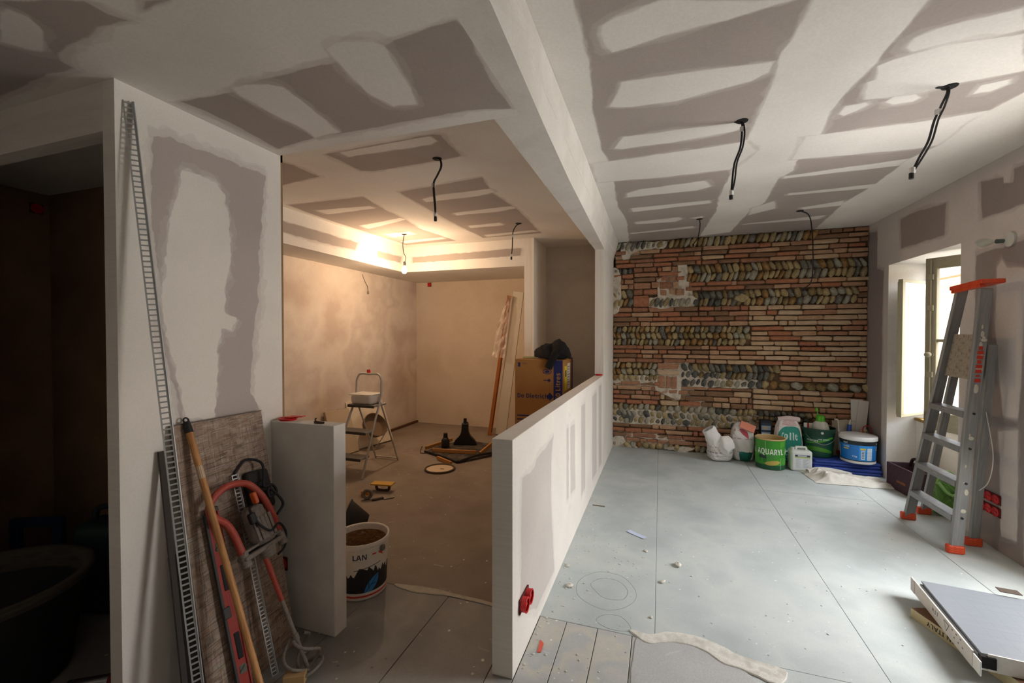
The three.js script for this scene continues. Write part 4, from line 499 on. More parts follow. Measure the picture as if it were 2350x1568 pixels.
{ const t = thing('rubber_basin', 'brown round rubber basin leaning on the cream slab', 'basin'); lean(t, [-3.6, 0.12, -4.99], [-3.83, 0.46, -5.0], [1, 0.5, 0.25]); part(t, 'basin_bowl', lathe([[0.0001, 0], [0.13, 0], [0.15, 0.02], [0.165, 0.085], [0.172, 0.085], [0.158, 0.012], [0.135, -0.008], [0.0001, -0.008]], 32).rotateX(Math.PI / 2).translate(0, 0.2, 0), mat(0x77604a, 0.8)); part(t, 'basin_rim', new THREE.TorusGeometry(0.169, 0.006, 8, 40).translate(0, 0.2, 0.085), mat(0x6b543f, 0.8)); }
{ // black dust-extractor floor tool standing upright on the heap
  const t = thing('floor_nozzle', 'large black funnel-shaped vacuum nozzle standing upright on the floor', 'nozzle', [-2.56, 0.018, -5.5], 0.3);
  const sh = new THREE.Shape([[-0.15, 0.02], [0.15, 0.02], [0.13, 0.06], [0.07, 0.12], [0.045, 0.17], [0.036, 0.22], [0.034, 0.29], [-0.034, 0.29], [-0.036, 0.22], [-0.045, 0.17], [-0.07, 0.12], [-0.13, 0.06]].map((p) => new THREE.Vector2(...p)));
  part(t, 'nozzle_body', new THREE.ExtrudeGeometry(sh, { depth: 0.05, bevelEnabled: true, bevelSize: 0.012, bevelThickness: 0.012, bevelSegments: 3 }).translate(0, 0.0, -0.025), mat(0x141213, 0.5)); part(t, 'brush_strip', rbox(0.3, 0.025, 0.07, 0.006, 0, 0.0125, 0), mat(0x0f0e0e, 0.95)); part(t, 'neck', join(cyl(0.026, 0.022, 0.09, 0, 0.28, 0, 18), cyl(0.03, 0.03, 0.02, 0.012, 0.3, 0, 18)), mat(0x151314, 0.5));
}
{ const t = thing('black_bottle', 'small black capped bottle standing beside the funnel-shaped nozzle', 'bottle', [-2.75, 0.022, -5.28]); part(t, 'bottle_body', lathe([[0.0001, 0], [0.05, 0], [0.055, 0.01], [0.055, 0.1], [0.035, 0.13], [0.03, 0.135], [0.0001, 0.136]], 24), mat(0x161415, 0.45)); part(t, 'bottle_cap', cyl(0.032, 0.027, 0.06, 0, 0.134, 0, 20), mat(0x121112, 0.5)); }
{ // dark sheet and the battens around it
  const sh = new THREE.Shape([[-2.92, -5.02], [-2.3, -4.72], [-2.0, -5.2], [-2.02, -5.6], [-2.6, -5.75], [-2.85, -5.5]].map((p) => new THREE.Vector2(p[0], -p[1]))); const g = new THREE.ExtrudeGeometry(sh, { depth: 0.012, bevelEnabled: true, bevelSize: 0.004, bevelThickness: 0.004, bevelSegments: 1, steps: 1 }).rotateX(-Math.PI / 2).translate(0, 0.004, 0);
  const t = thing('dark_sheet', 'dark folded plastic sheet spread on the floor under the battens', 'sheet'); part(t, 'sheet_fabric', uvm(g), mat(0, 0.8, { map: grain(256, 0.5, [0x3a332d, 0x5a5046, 0x2c2723, 0x4a4239], 5, 5, 205, 0.08) })); part(t, 'sheet_fold', join(tube([[-2.92, 0.022, -5.02], [-2.6, 0.03, -4.87], [-2.3, 0.022, -4.72]], 0.012, 30, 8), tube([[-2.3, 0.022, -4.72], [-2.14, 0.05, -4.98], [-2.0, 0.04, -5.2]], 0.016, 30, 8)), mat(0x231f1c, 0.8));
}
const mPine = mat(0, 0.7, { map: grain(256, 0.4, [0xa8743c, 0xbd8749, 0xb17d42], 4, 5, 207, 0.05) });
const batten = (label, a, b) => { const t = thing('wood_batten', label, 'batten'); part(t, 'batten_wood', beam(a, b, 0.045, 0.024, [0, 1, 0]), mPine); part(t, 'batten_end', beam(a.map((v, i) => v + (a[i] - b[i]) * 0.002), a.map((v, i) => v + (b[i] - a[i]) * 0.004), 0.044, 0.0235, [0, 1, 0]), mat(0x8a5c30, 0.8)); return t; };
batten('yellow pine batten lying across the front of the dark sheet', [-2.8, 0.045, -5.02], [-2.22, 0.045, -5.1]); batten('short pine batten sticking out from under the dark sheet towards the camera', [-2.6, 0.028, -4.78], [-2.33, 0.028, -4.62]); batten('pine batten at the left edge of the dark sheet', [-2.95, 0.04, -5.1], [-2.82, 0.045, -5.62]); batten('stubby pine batten propped at the right end of the dark sheet', [-2.16, 0.04, -5.08], [-2.1, 0.11, -5.36]);
{ const t = thing('bucket_lid', 'round cream bucket lid with a dark rim lying on the lamplit floor', 'lid', [-2.39, 0, -4.45]); part(t, 'lid_disc', cyl(0.165, 0.163, 0.01, 0, 0, 0, 40), mat(0xc9b398, 0.7)); part(t, 'lid_rim', new THREE.TorusGeometry(0.165, 0.012, 8, 48).rotateX(Math.PI / 2).translate(0, 0.012, 0), mat(0x4e3c2a, 0.7)); part(t, 'dried_drop', rbox(0.05, 0.004, 0.016, 0.002, 0.03, 0.011, 0.0), mat(0x6e5a47, 0.8)); }
{ const t = thing('tape_roll', 'grey roll of tape standing on edge on the lamplit floor', 'tape roll', [-2.6, 0.052, -3.42], 0.5); part(t, 'tape_ring', new THREE.TorusGeometry(0.037, 0.015, 10, 32).scale(1, 1, 1.3), mat(0x7d756c, 0.6)); part(t, 'cardboard_core', cyl(0.024, 0.024, 0.036, 0, -0.018, 0, 24, true).rotateX(Math.PI / 2), mat(0x9a7a52, 0.8, { side: THREE.DoubleSide })); }
{ const t = thing('tape_roll', 'orange-cored tape roll lying behind the grey tape roll', 'tape roll', [-2.68, 0.0, -3.5], 0); part(t, 'tape_ring', lathe([[0.022, 0], [0.045, 0], [0.045, 0.045], [0.022, 0.045], [0.022, 0]], 28), mat(0xc2812c, 0.6)); part(t, 'cardboard_core', lathe([[0.018, 0.001], [0.022, 0.001], [0.022, 0.046], [0.018, 0.046], [0.018, 0.001]], 24), mat(0x8a6a44, 0.8)); }
{ const t = thing('hand_float', 'yellow plastering float lying upside down behind the tape rolls', 'float', [-2.6, 0.05, -3.66], 0.15); part(t, 'float_plate', rbox(0.22, 0.014, 0.1, 0.004, 0, 0.022, 0), mat(0xc99a3a, 0.6)); part(t, 'float_handle', join(tube([[-0.07, 0.015, 0], [-0.06, -0.035, 0], [0.06, -0.035, 0], [0.07, 0.015, 0]], 0.014, 30, 10)), mat(0x4a3d30, 0.7)); }
{ const t = thing('putty_knife', 'putty knife with a pale blade lying beside the tape rolls', 'putty knife', [-2.47, 0.0, -3.48], 0.9); part(t, 'blade', rbox(0.1, 0.003, 0.075, 0.001, 0.05, 0.008, 0), mat(0x9c958c, 0.35, { metalness: 0.6 })); part(t, 'knife_handle', rbox(0.11, 0.02, 0.028, 0.009, -0.05, 0.011, 0), mat(0x55483c, 0.7)); }
{ const t = thing('cable_scrap', 'thin cable scrap curling on the floor left of the dark sheet', 'cable'); part(t, 'wire', tube([[-3.1, 0.005, -5.25], [-3.0, 0.005, -5.05], [-2.95, 0.005, -4.98], [-2.86, 0.006, -5.0]], 0.005, 40, 6), mat(0x4c3a2a, 0.7)); part(t, 'wire_tip', rbox(0.012, 0.01, 0.03, 0.003, -3.1, 0.006, -5.26), mat(0x6e5238, 0.7)); }
// boards stood up behind the boxed heater
{ const t = thing('white_panel', 'tall narrow white panel standing behind the cardboard box', 'panel'), a = [-2.33, 0.004, -6.3], b = [-2.04, 2.2, -6.3], L = dist(a, b); lean(t, a, b, [0.25, 0.1, 1]); part(t, 'panel_face', rbox(0.16, L, 0.035, 0.004, 0, L / 2, 0), mat(0xd9d2c4, 0.7)); part(t, 'panel_edge', box(0.004, L - 0.01, 0.03, 0.081, L / 2, 0), mat(0x6b5a48, 0.8)); }
{ const t = thing('wood_board', 'long orange wood board standing against the tall white panel', 'board'), a = [-2.48, 0.004, -6.22], b = [-2.16, 2.14, -6.22], L = dist(a, b); lean(t, a, b, [0.3, 0.1, 1]); part(t, 'board_wood', rbox(0.065, L, 0.03, 0.003, 0, L / 2, 0), mat(0, 0.6, { map: grain(256, 0.5, [0x9b5a24, 0xb26c30, 0xa8632a], 4, 5, 211, 0.05) })); part(t, 'board_slot', box(0.012, L - 0.1, 0.004, 0.02, L / 2, 0.0155), mat(0x4e2c12, 0.8)); }
{ // clear film hanging from the boards' upper end
  const g = new THREE.PlaneGeometry(0.26, 1.0, 14, 40), p = g.attributes.position; for (let i = 0; i < p.count; i++) { const u = p.getX(i) / 0.26 + 0.5, v = p.getY(i) + 0.5; p.setXYZ(i, -2.15 - (1 - u) * 0.16 * (1 - v * v) - 0.02 * v - (1 - v) * 0.12 + u * 0.05, 1.2 + v * 0.93, -6.19 + 0.05 * (fbm(u * 5, v * 9, 64, 3, 9) - 0.5) * 2 + 0.02 * u); } g.computeVertexNormals();
  solo('plastic_film', 'crumpled clear plastic film hanging from the top of the wood board', 'film', g, phys(0xfaf4ee, 0.35, { transmission: 0.75, thickness: 0, side: THREE.DoubleSide, specularIntensity: 1 }));
}
{ // boxed water heater
  const W = 0.58, Hh = 1.255, D = 0.62, t = thing('cardboard_box', 'tall brown printed carton with a blue corner band, behind the long low wall', 'box', [-1.345, 0, -5.21], 0.02);
  const INK = '#27306b', kraft = (w, h, draw) => { const [c, g] = canvasOf(w, h); g.fillStyle = '#a97a45'; g.fillRect(0, 0, w, h); draw(g); pixels(c, g, (a, k, x, y) => { const q = 1 + 0.05 * (fbm(x / 60, y / 60, 256, 4, 3) - 0.5) + 0.03 * (hash(x, y, 2) - 0.5) + 0.015 * (y % 6 < 3 ? 1 : -1); for (let m = 0; m < 3; m++) a[k + m] = Math.min(255, a[k + m] * q); }); return mat(0, 0.85, { map: tex(c) }); };
  const front = kraft(464, 1004, (g) => {
    g.fillStyle = INK; g.fillRect(372, 0, 84, 1004); g.font = 'bold 56px sans-serif'; g.textAlign = 'left'; g.textBaseline = 'middle'; g.fillText('De Dietrich', 20, 338);
    g.beginPath(); g.moveTo(338, 300); g.lineTo(372, 338); g.lineTo(338, 376); g.lineTo(304, 338); g.fill();
    g.strokeStyle = INK; g.lineWidth = 7; g.beginPath(); g.ellipse(312, 106, 38, 22, 0, 0, 7); g.stroke(); g.beginPath(); g.ellipse(312, 106, 24, 12, 0, 0, 7); g.fill();
    g.lineWidth = 8; g.beginPath(); g.moveTo(278, 188); g.lineTo(320, 188); g.stroke(); g.beginPath(); g.arc(330, 188, 14, 0, 7); g.fill(); g.fillRect(30, 26, 22, 40); g.font = '20px sans-serif'; g.fillText('150 L', 70, 34);
    g.save(); g.translate(414, 260); g.rotate(-Math.PI / 2); g.font = 'bold 62px sans-serif'; g.fillStyle = '#b48a55'; g.textAlign = 'center'; g.fillText('150 Litres', 0, 0); g.restore();
    g.fillStyle = INK; g.font = 'bold 24px sans-serif'; for (let i = 0; i < 5; i++) { g.fillRect(22, 520 + i * 36, 200 - (i % 3) * 45, 12); }
  });
  const side = kraft(496, 1004, (g) => { g.fillStyle = INK; g.fillRect(430, 0, 66, 1004); g.fillStyle = '#e5cf35'; g.fillRect(60, 60, 120, 230); g.fillStyle = '#e9e7e4'; g.fillRect(200, 40, 150, 250); g.fillStyle = '#333'; for (let i = 0; i < 8; i++) g.fillRect(220, 70 + i * 25, 100 - (i % 3) * 25, 7); g.fillRect(90, 100, 60, 60); });
  const plain = kraft(128, 128, () => {});
  const b = new THREE.BoxGeometry(W, Hh, D).translate(0, Hh / 2, 0); part(t, 'carton', b, [side, plain, plain, plain, front, plain]);
  part(t, 'lid_flap', box(W / 2 - 0.002, 0.005, D, -W / 4, Hh + 0.003, 0), plain); part(t, 'lid_flap', box(W / 2 - 0.002, 0.005, D, W / 4, Hh + 0.003, 0), plain);
}
{ // black jacket thrown on the box
  const g = new THREE.SphereGeometry(1, 40, 24), p = g.attributes.position; for (let i = 0; i < p.count; i++) { let x = p.getX(i), y = p.getY(i), z = p.getZ(i); const q = 1 + 0.35 * (fbm(x * 2.6 + 5, y * 3 + z * 2.6 + 5, 64, 4, 15) - 0.5) * 2; p.setXYZ(i, x * 0.2 * q + 0.02, (y < 0 ? y * 0.03 : y * 0.17 * q + 0.03 * Math.sin(x * 5)), z * 0.17 * q); } const m = mergeVertices(norm(g).deleteAttribute('normal') && norm(g)); m.computeVertexNormals();
  const t = thing('black_jacket', 'crumpled black jacket thrown on top of the printed carton', 'jacket', [-1.21, 1.294, -5.05], 0.3); part(t, 'jacket_cloth', m, mat(0x111014, 0.95)); part(t, 'sleeve', tube([[0.05, 0.05, 0.1], [0.02, 0.03, 0.19], [-0.03, -0.06, 0.205], [-0.06, -0.13, 0.2]], 0.045, 30, 12).scale(1, 1, 0.8), mat(0x100f13, 0.95));
}
{ const t = thing('green_folder', 'flat green booklet on top of the printed carton', 'booklet', [-1.5, 1.261, -5.15], 0.2); part(t, 'cover', rbox(0.2, 0.018, 0.15, 0.003, 0, 0.009, 0), mat(0x8aa83f, 0.6)); part(t, 'pages', rbox(0.195, 0.012, 0.146, 0.002, 0.005, 0.009, 0.004), mat(0xe2ddd0, 0.8)); }
// mortar bucket in the passage
function bucketShape(r0, r1, h, wall = 0.006) { return lathe([[0.0001, 0], [r0 - 0.006, 0], [r0, 0.006], [r1, h - 0.03], [r1 + 0.006, h - 0.028], [r1 + 0.007, h], [r1 - 0.002, h], [r1 - wall - 0.002, h - 0.006], [r0 - wall, wall + 0.004], [0.0001, wall + 0.004]], 48); }
function wrapMap(w, h, bg, draw, s = 3) { const [c, g] = canvasOf(w, h); g.fillStyle = bg; g.fillRect(0, 0, w, h); draw(g, w, h); pixels(c, g, (a, k, x, y) => { const q = 1 + 0.06 * (fbm(x / 30, y / 30, 256, 4, s) - 0.5); for (let m = 0; m < 3; m++) a[k + m] = Math.min(255, a[k + m] * q); }); return tex(c); }
const sleeve = (r0, r1, y0, y1, th0 = 0, th = Math.PI * 2) => new THREE.CylinderGeometry(r1, r0, y1 - y0, 48, 1, true, th0, th).translate(0, (y0 + y1) / 2, 0);
{
  const t = thing('mortar_bucket', 'dirty white bucket with blue and black print, in the passage behind the short wall', 'bucket', [-1.72, 0, -2.205], 0);
  const mIn = mat(0, 0.9, { map: grain(256, 0.3, [0x8a6540, 0x9c7850, 0x7a5836, 0xb09a80], 5, 5, 215, 0.08) });
  part(t, 'bucket_body', bucketShape(0.142, 0.158, 0.335), mat(0, 0.6, { map: grain(256, 1, [0xd8d2cb, 0xe6e1da, 0xcdc6be], 5, 5, 217, 0.05) }));
  part(t, 'dried_mortar', join(sleeve(0.133, 0.1455, 0.02, 0.3), cyl(0.133, 0.133, 0.02, 0, 0.011, 0, 40)), mat(0x7a5a38, 0.95, { side: THREE.DoubleSide, map: mIn.map }));
  const print = wrapMap(1024, 300, '#ddd8d0', (g) => { for (let i = 0; i < 3; i++) { const X = i * 341; g.fillStyle = '#d23a2e'; g.fillRect(X, 278, 341, 12); g.fillStyle = '#3f6fb5'; g.fillStyle = '#1f2026'; g.beginPath(); g.moveTo(X, 200); for (let k = 0; k <= 34; k++) g.lineTo(X + k * 10, 150 + 26 * (hash(k, i, 4) - 0.5) * 2 - 30 * Math.sin(k / 34 * 3.1)); g.lineTo(X + 341, 262); g.lineTo(X, 262); g.fill(); g.fillStyle = '#2f7fc6'; g.beginPath(); g.moveTo(X + 120, 262); g.quadraticCurveTo(X + 140, 180, X + 215, 160); g.quadraticCurveTo(X + 225, 225, X + 165, 262); g.fill(); g.strokeStyle = '#15233f'; g.lineWidth = 4; g.beginPath(); g.moveTo(X + 128, 262); g.lineTo(X + 210, 168); g.moveTo(X + 150, 236); g.lineTo(X + 150, 205); g.moveTo(X + 165, 218); g.lineTo(X + 200, 214); g.stroke(); g.fillStyle = '#2b2a4d'; g.font = 'bold 46px sans-serif'; g.textBaseline = 'middle'; g.fillText('LAN', X + 50, 36); g.fillStyle = '#c2392c'; g.fillRect(X + 170, 24, 26, 9); g.beginPath(); g.moveTo(X + 212, 30); g.lineTo(X + 262, 4); g.lineTo(X + 240, 30); g.lineTo(X + 250, 58); g.lineTo(X + 226, 42); g.fill(); g.strokeStyle = '#3c3c44'; g.lineWidth = 4; g.beginPath(); g.moveTo(X + 60, 118); g.lineTo(X + 230, 92); g.stroke(); } }, 219);
  part(t, 'printed_sleeve', sleeve(0.1435, 0.1575, 0.012, 0.295), mat(0, 0.6, { map: print }));
  part(t, 'handle_lug', rbox(0.02, 0.03, 0.03, 0.006, 0.165, 0.285, 0.02), mat(0x6b6a68, 0.6));
}
{ const t = thing('rubber_bowl', 'black rubber bowl standing behind the short low wall', 'bowl', [-2.14, 0.16, -2.66]); t.rotation.set(0, 0.5, 1.3); part(t, 'bowl_shell', lathe([[0.0001, -0.09], [0.07, -0.09], [0.14, 0.05], [0.15, 0.06], [0.146, 0.068], [0.13, 0.055], [0.065, -0.08], [0.0001, -0.08]], 36), mat(0x161517, 0.6)); part(t, 'bowl_rim', new THREE.TorusGeometry(0.148, 0.006, 8, 40).rotateX(Math.PI / 2).translate(0, 0.064, 0), mat(0x1d1c1e, 0.5)); }

// ---------------------------------------------------------------- materials along the brick wall
function bag(name, label, pos, turn, w, h, d, m, s, tilt = 0) {   // a slumped paper sack: squeezed towards the rolled top
  const g = new THREE.SphereGeometry(1, 48, 40), p = g.attributes.position, sg = (v, e) => Math.sign(v) * Math.abs(v) ** e;
  for (let i = 0; i < p.count; i++) { let x = sg(p.getX(i), 0.55), y = p.getY(i), z = sg(p.getZ(i), 0.6); const v = (sg(y, 0.6) + 1) / 2, q = v > 0.62 ? 1 - (v - 0.62) * 1.1 : 1, c = 0.1 * (fbm(x * 3 + 4, v * 5 + z * 3 + 4, 64, 4, s) - 0.5) * 2 - 0.09 * (1 - Math.abs(2 * fbm(x * 2.2 + v * 3 + 7, v * 3 - z * 2.4 + 7, 64, 3, s + 3) - 1)) ** 6; p.setXYZ(i, x * w / 2 * (1 - 0.25 * Math.max(0, v - 0.5)) * (1 + c) + tilt * v * v, v * h + (v > 0.9 ? 0.03 * (fbm(x * 6 + 9, 3, 64, 3, s) - 0.5) : 0), z * d / 2 * q * (1 + c * 1.4)); }
  g.deleteAttribute('normal'); const q = mergeVertices(g); q.computeVertexNormals(); const t = thing(name, label, 'bag', pos, turn); part(t, 'sack', q, m); return t;
}
const sackMap = (draw, bg = '#dcd8d4') => { const m = wrapMap(768, 512, bg, draw, 229); m.wrapS = THREE.RepeatWrapping; m.offset.x = 0.5; return m; };
{ // u runs round the sack; its front (+z) is at u = 0.75
  const t = bag('plaster_bag', 'white paper sack with a dark green square, standing left of the round green tub', [0.965, 0, -5.98], -0.1, 0.27, 0.47, 0.2, mat(0, 0.8, { map: sackMap((g) => { g.fillStyle = '#15695c'; g.fillRect(560, 300, 120, 212); g.fillStyle = '#b24a58'; g.font = 'bold 40px sans-serif'; g.fillText('H', 480, 190); g.beginPath(); g.ellipse(585, 200, 16, 46, -0.5, 0, 7); g.fill(); g.fillStyle = '#b9a6a3'; for (let i = 0; i < 26; i++) g.fillRect(400 + (i % 6) * 46, 120 + Math.floor(i / 6) * 60, 30, 5); }) }), 3);
  part(t, 'torn_flap', (() => { const g = rbox(0.17, 0.1, 0.012, 0.005, 0, 0, 0); g.rotateX(-0.7); g.rotateZ(-0.35); return g.translate(0.05, 0.43, 0.06); })(), mat(0xdd8a70, 0.7));
}
{ const t = bag('plaster_bag', 'teal-printed white cement sack standing behind the round green tub', [1.45, 0, -6.0], 0.05, 0.29, 0.55, 0.19, mat(0, 0.7, { map: sackMap((g) => { g.fillStyle = '#2c9484'; g.beginPath(); g.moveTo(470, 420); g.lineTo(470, 230); g.quadraticCurveTo(576, 120, 690, 200); g.lineTo(690, 420); g.fill(); g.fillStyle = '#d9713e'; g.fillRect(470, 420, 220, 56); g.fillStyle = '#dff1ee'; g.font = 'bold 42px sans-serif'; g.fillText('Colle', 520, 250); for (let i = 0; i < 4; i++) g.fillRect(500, 285 + i * 26, 150 - (i % 2) * 40, 8); g.fillStyle = '#c87b80'; for (let i = 0; i < 6; i++) g.fillRect(520, 90 + i * 12, 130, 5); }) }), 5); part(t, 'rolled_top', tube([[-0.1, 0.53, 0.0], [0, 0.55, 0.02], [0.12, 0.535, 0.0]], 0.03, 24, 10), mat(0xd9c6c4, 0.8)); }
{ // slack white bag
  const t = bag('slack_bag', 'crumpled white sack slumped at the left end of the row of materials', [0.7, 0, -5.9], 0.3, 0.28, 0.26, 0.22, mat(0, 0.85, { map: sackMap((g) => { g.fillStyle = '#9a99ac'; for (let i = 0; i < 30; i++) g.fillRect(360 + (i % 7) * 50, 180 + Math.floor(i / 7) * 40, 36, 6); g.fillStyle = '#c9674a'; g.fillRect(540, 120, 40, 20); }) }), 9, -0.02);
  part(t, 'open_neck', (() => { const g = new THREE.CylinderGeometry(0.075, 0.1, 0.24, 28, 10, true), p = g.attributes.position; for (let i = 0; i < p.count; i++) { const y = p.getY(i), a = Math.atan2(p.getZ(i), p.getX(i)), q = 1 + 0.25 * (fbm(a * 2 + 8, y * 14 + 8, 64, 3, 12) - 0.5) * 2; p.setXYZ(i, p.getX(i) * q, y, p.getZ(i) * q * 0.75); } g.rotateZ(0.55); g.computeVertexNormals(); return g.translate(-0.09, 0.29, 0.02); })(), mat(0xe9e7e5, 0.85, { side: THREE.DoubleSide }));
  part(t, 'folded_lobe', (() => { const g = new THREE.SphereGeometry(0.09, 24, 16), p = g.attributes.position; for (let i = 0; i < p.count; i++) { const q = 1 + 0.3 * (fbm(p.getX(i) * 22 + 6, p.getY(i) * 22 + p.getZ(i) * 15 + 6, 64, 3, 14) - 0.5) * 2; p.setXYZ(i, p.getX(i) * q, p.getY(i) * q * 1.2, p.getZ(i) * q * 0.8); } g.computeVertexNormals(); return g.translate(0.04, 0.2, 0.08); })(), mat(0xeceae8, 0.85));
}
{ // round green tub
  const t = thing('printed_tub', 'round green printed tub with an open rim, foremost along the brick wall', 'tub', [1.225, 0, -5.79], 0);
  const m = wrapMap(2048, 512, '#3f9a2c', (g) => { for (let i = 0; i < 60; i++) { g.fillStyle = pick(['rgba(20,95,50,.5)', 'rgba(110,190,60,.5)', 'rgba(60,150,40,.6)', 'rgba(170,210,120,.35)']); g.fillRect(rnd() * 2048, rnd() * 512, rr(20, 120), rr(60, 220)); } for (let k = 0; k < 3; k++) { const X = k * 683; g.fillStyle = 'rgba(16,80,52,.95)'; g.fillRect(X, 430, 683, 82); g.fillStyle = '#1f3b35'; g.fillRect(X + 60, 262, 180, 56); g.fillStyle = '#f2f4ef'; g.font = 'bold 136px sans-serif'; g.textBaseline = 'middle'; g.fillText('AQUARYL', X + 20, 196); g.fillStyle = '#5b6f62'; g.font = 'bold 44px sans-serif'; g.fillText('ENDUIT', X + 270, 292); g.fillStyle = '#c9b25a'; g.beginPath(); g.ellipse(X + 380, 390, 170, 40, -0.1, 0, 7); g.fill(); g.fillStyle = 'rgba(235,240,225,.6)'; g.fillRect(X + 560, 300, 14, 200); g.fillRect(X + 210, 10, 12, 150); } }, 231); m.wrapS = THREE.RepeatWrapping; m.offset.x = 0.19;
  part(t, 'tub_shell', lathe([[0.0001, 0], [0.148, 0], [0.152, 0.005], [0.152, 0.345], [0.146, 0.345], [0.144, 0.012], [0.0001, 0.012]], 48), mat(0xc9ad7a, 0.6)); part(t, 'printed_sleeve', sleeve(0.1535, 0.1535, 0.004, 0.335), mat(0, 0.4, { map: m })); part(t, 'rolled_rim', new THREE.TorusGeometry(0.153, 0.007, 8, 56).rotateX(Math.PI / 2).translate(0, 0.345, 0), mat(0xd8bb84, 0.45));
}
{ // jerrycan
  const t = thing('jerrycan', 'small white jerrycan with a green-banded label, right of the round green tub', 'jerrycan', [1.52, 0, -5.775], 0.05);
  part(t, 'can_body', rbox(0.215, 0.235, 0.15, 0.028, 0, 0.1175, 0, 4), mat(0xe3e7e0, 0.45)); part(t, 'carry_handle', join(rbox(0.11, 0.022, 0.03, 0.008, 0.01, 0.262, 0), rbox(0.024, 0.04, 0.03, 0.008, -0.04, 0.245, 0), rbox(0.024, 0.04, 0.03, 0.008, 0.06, 0.245, 0)), mat(0xe3e7e0, 0.45)); part(t, 'screw_cap', cyl(0.02, 0.02, 0.025, -0.075, 0.232, 0, 20), mat(0xd4d8d2, 0.5));
  part(t, 'label', box(0.15, 0.165, 0.001, 0.005, 0.11, 0.0755), mat(0, 0.5, { map: wrapMap(320, 352, '#dfe3e6', (g) => { g.fillStyle = '#2d3f55'; g.fillRect(0, 10, 320, 46); g.fillStyle = '#cfd6da'; g.fillRect(60, 18, 190, 30); g.fillStyle = '#b9cf6b'; g.fillRect(0, 60, 320, 26); g.fillStyle = '#9aa2ad'; for (let i = 0; i < 11; i++) { g.fillRect(20, 110 + i * 20, 110 - (i % 3) * 20, 6); g.fillRect(170, 110 + i * 20, 120 - (i % 4) * 18, 6); } }, 233) }));
}
{ // folded blue tarpaulin
  const t = thing('blue_tarpaulin', 'folded blue tarpaulin lying under the buckets in the corner', 'tarpaulin'), mB = mat(0, 0.7, { map: grain(256, 0.6, [0x1f3684, 0x2d479c, 0x263f92], 5, 4, 235, 0.04) });
  for (let i = 0; i < 4; i++) { const w = 0.65 - i * 0.01, g = rbox(w, 0.034, 0.34 - i * 0.02, 0.0165, 1.962 + i * 0.002 + (i % 2) * 0.01, 0.018 + i * 0.033, -5.91 + (i % 2) * 0.012, 4), p = g.attributes.position; for (let k = 0; k < p.count; k++) p.setY(k, p.getY(k) * (1 + 0.05 * Math.sin(p.getX(k) * 19 + i))); g.computeVertexNormals(); part(t, 'fold', g, mB); }
}
{ // big green bucket, filled
  const t = thing('green_bucket', 'dark green printed bucket on the blue tarpaulin', 'bucket', [1.765, 0.134, -6.0], 0);
  const m = wrapMap(2048, 512, '#0f4a35', (g) => { for (let k = 0; k < 3; k++) { const X = k * 683; g.fillStyle = '#4b9a2d'; g.beginPath(); g.moveTo(X + 60, 230); g.quadraticCurveTo(X + 350, 210, X + 683, 60); g.lineTo(X + 683, 120); g.quadraticCurveTo(X + 350, 250, X + 60, 250); g.fill(); g.fillStyle = '#4d8f24'; g.beginPath(); g.moveTo(X + 40, 330); g.quadraticCurveTo(X + 330, 250, X + 683, 400); g.lineTo(X + 683, 440); g.quadraticCurveTo(X + 330, 370, X + 40, 400); g.fill(); g.fillStyle = '#dfe7df'; g.font = 'bold 52px sans-serif'; g.fillText('PEINTURE', X + 90, 200); g.font = 'bold 40px sans-serif'; g.fillText('mat velours', X + 340, 160); } }, 237); m.wrapS = THREE.RepeatWrapping; m.offset.x = 0.21;
  part(t, 'bucket_body', bucketShape(0.14, 0.165, 0.33), mat(0x0f4030, 0.5)); part(t, 'printed_sleeve', sleeve(0.1415, 0.1645, 0.008, 0.298), mat(0, 0.4, { map: m })); part(t, 'wire_handle', tube([[-0.17, 0.3, 0.0], [-0.1, 0.2, 0.15], [0, 0.16, 0.175], [0.1, 0.2, 0.15], [0.17, 0.3, 0]], 0.0025, 50, 6), mat(0xb8b8b4, 0.3, { metalness: 0.8 })); part(t, 'handle_ear', cyl(0.014, 0.014, 0.008, 0, 0, 0, 16).rotateX(Math.PI / 2).translate(-0.01, 0.29, 0.165), mat(0xd0d4cc, 0.5));
}
{ const t = thing('spray_bottle', 'white bottle with a bright green cap standing in the dark green bucket', 'bottle', [1.785, 0.15, -6.0]); part(t, 'bottle_body', lathe([[0.0001, 0], [0.085, 0], [0.088, 0.01], [0.088, 0.3], [0.07, 0.36], [0.045, 0.385], [0.04, 0.4], [0.0001, 0.401]], 32), mat(0xd8dad4, 0.4)); part(t, 'bottle_cap', join(cyl(0.047, 0.043, 0.06, 0, 0.385, 0, 28), cyl(0.043, 0.03, 0.01, 0, 0.445, 0, 28)), mat(0x57b52a, 0.4)); part(t, 'trigger', join(rbox(0.02, 0.04, 0.03, 0.006, -0.04, 0.52, 0), cyl(0.006, 0.006, 0.08, -0.03, 0.44, 0, 10)), mat(0x5cba30, 0.4)); }
{ const t = thing('paint_card', 'white card with a red stripe sticking out of the dark green bucket', 'card', [1.69, 0.16, -6.03]); part(t, 'card', rbox(0.13, 0.34, 0.004, 0.001, 0, 0.17, 0), mat(0xe2e0da, 0.7)); part(t, 'stripe', rbox(0.018, 0.34, 0.006, 0.002, -0.02, 0.17, 0.001), mat(0xa82424, 0.6)); }
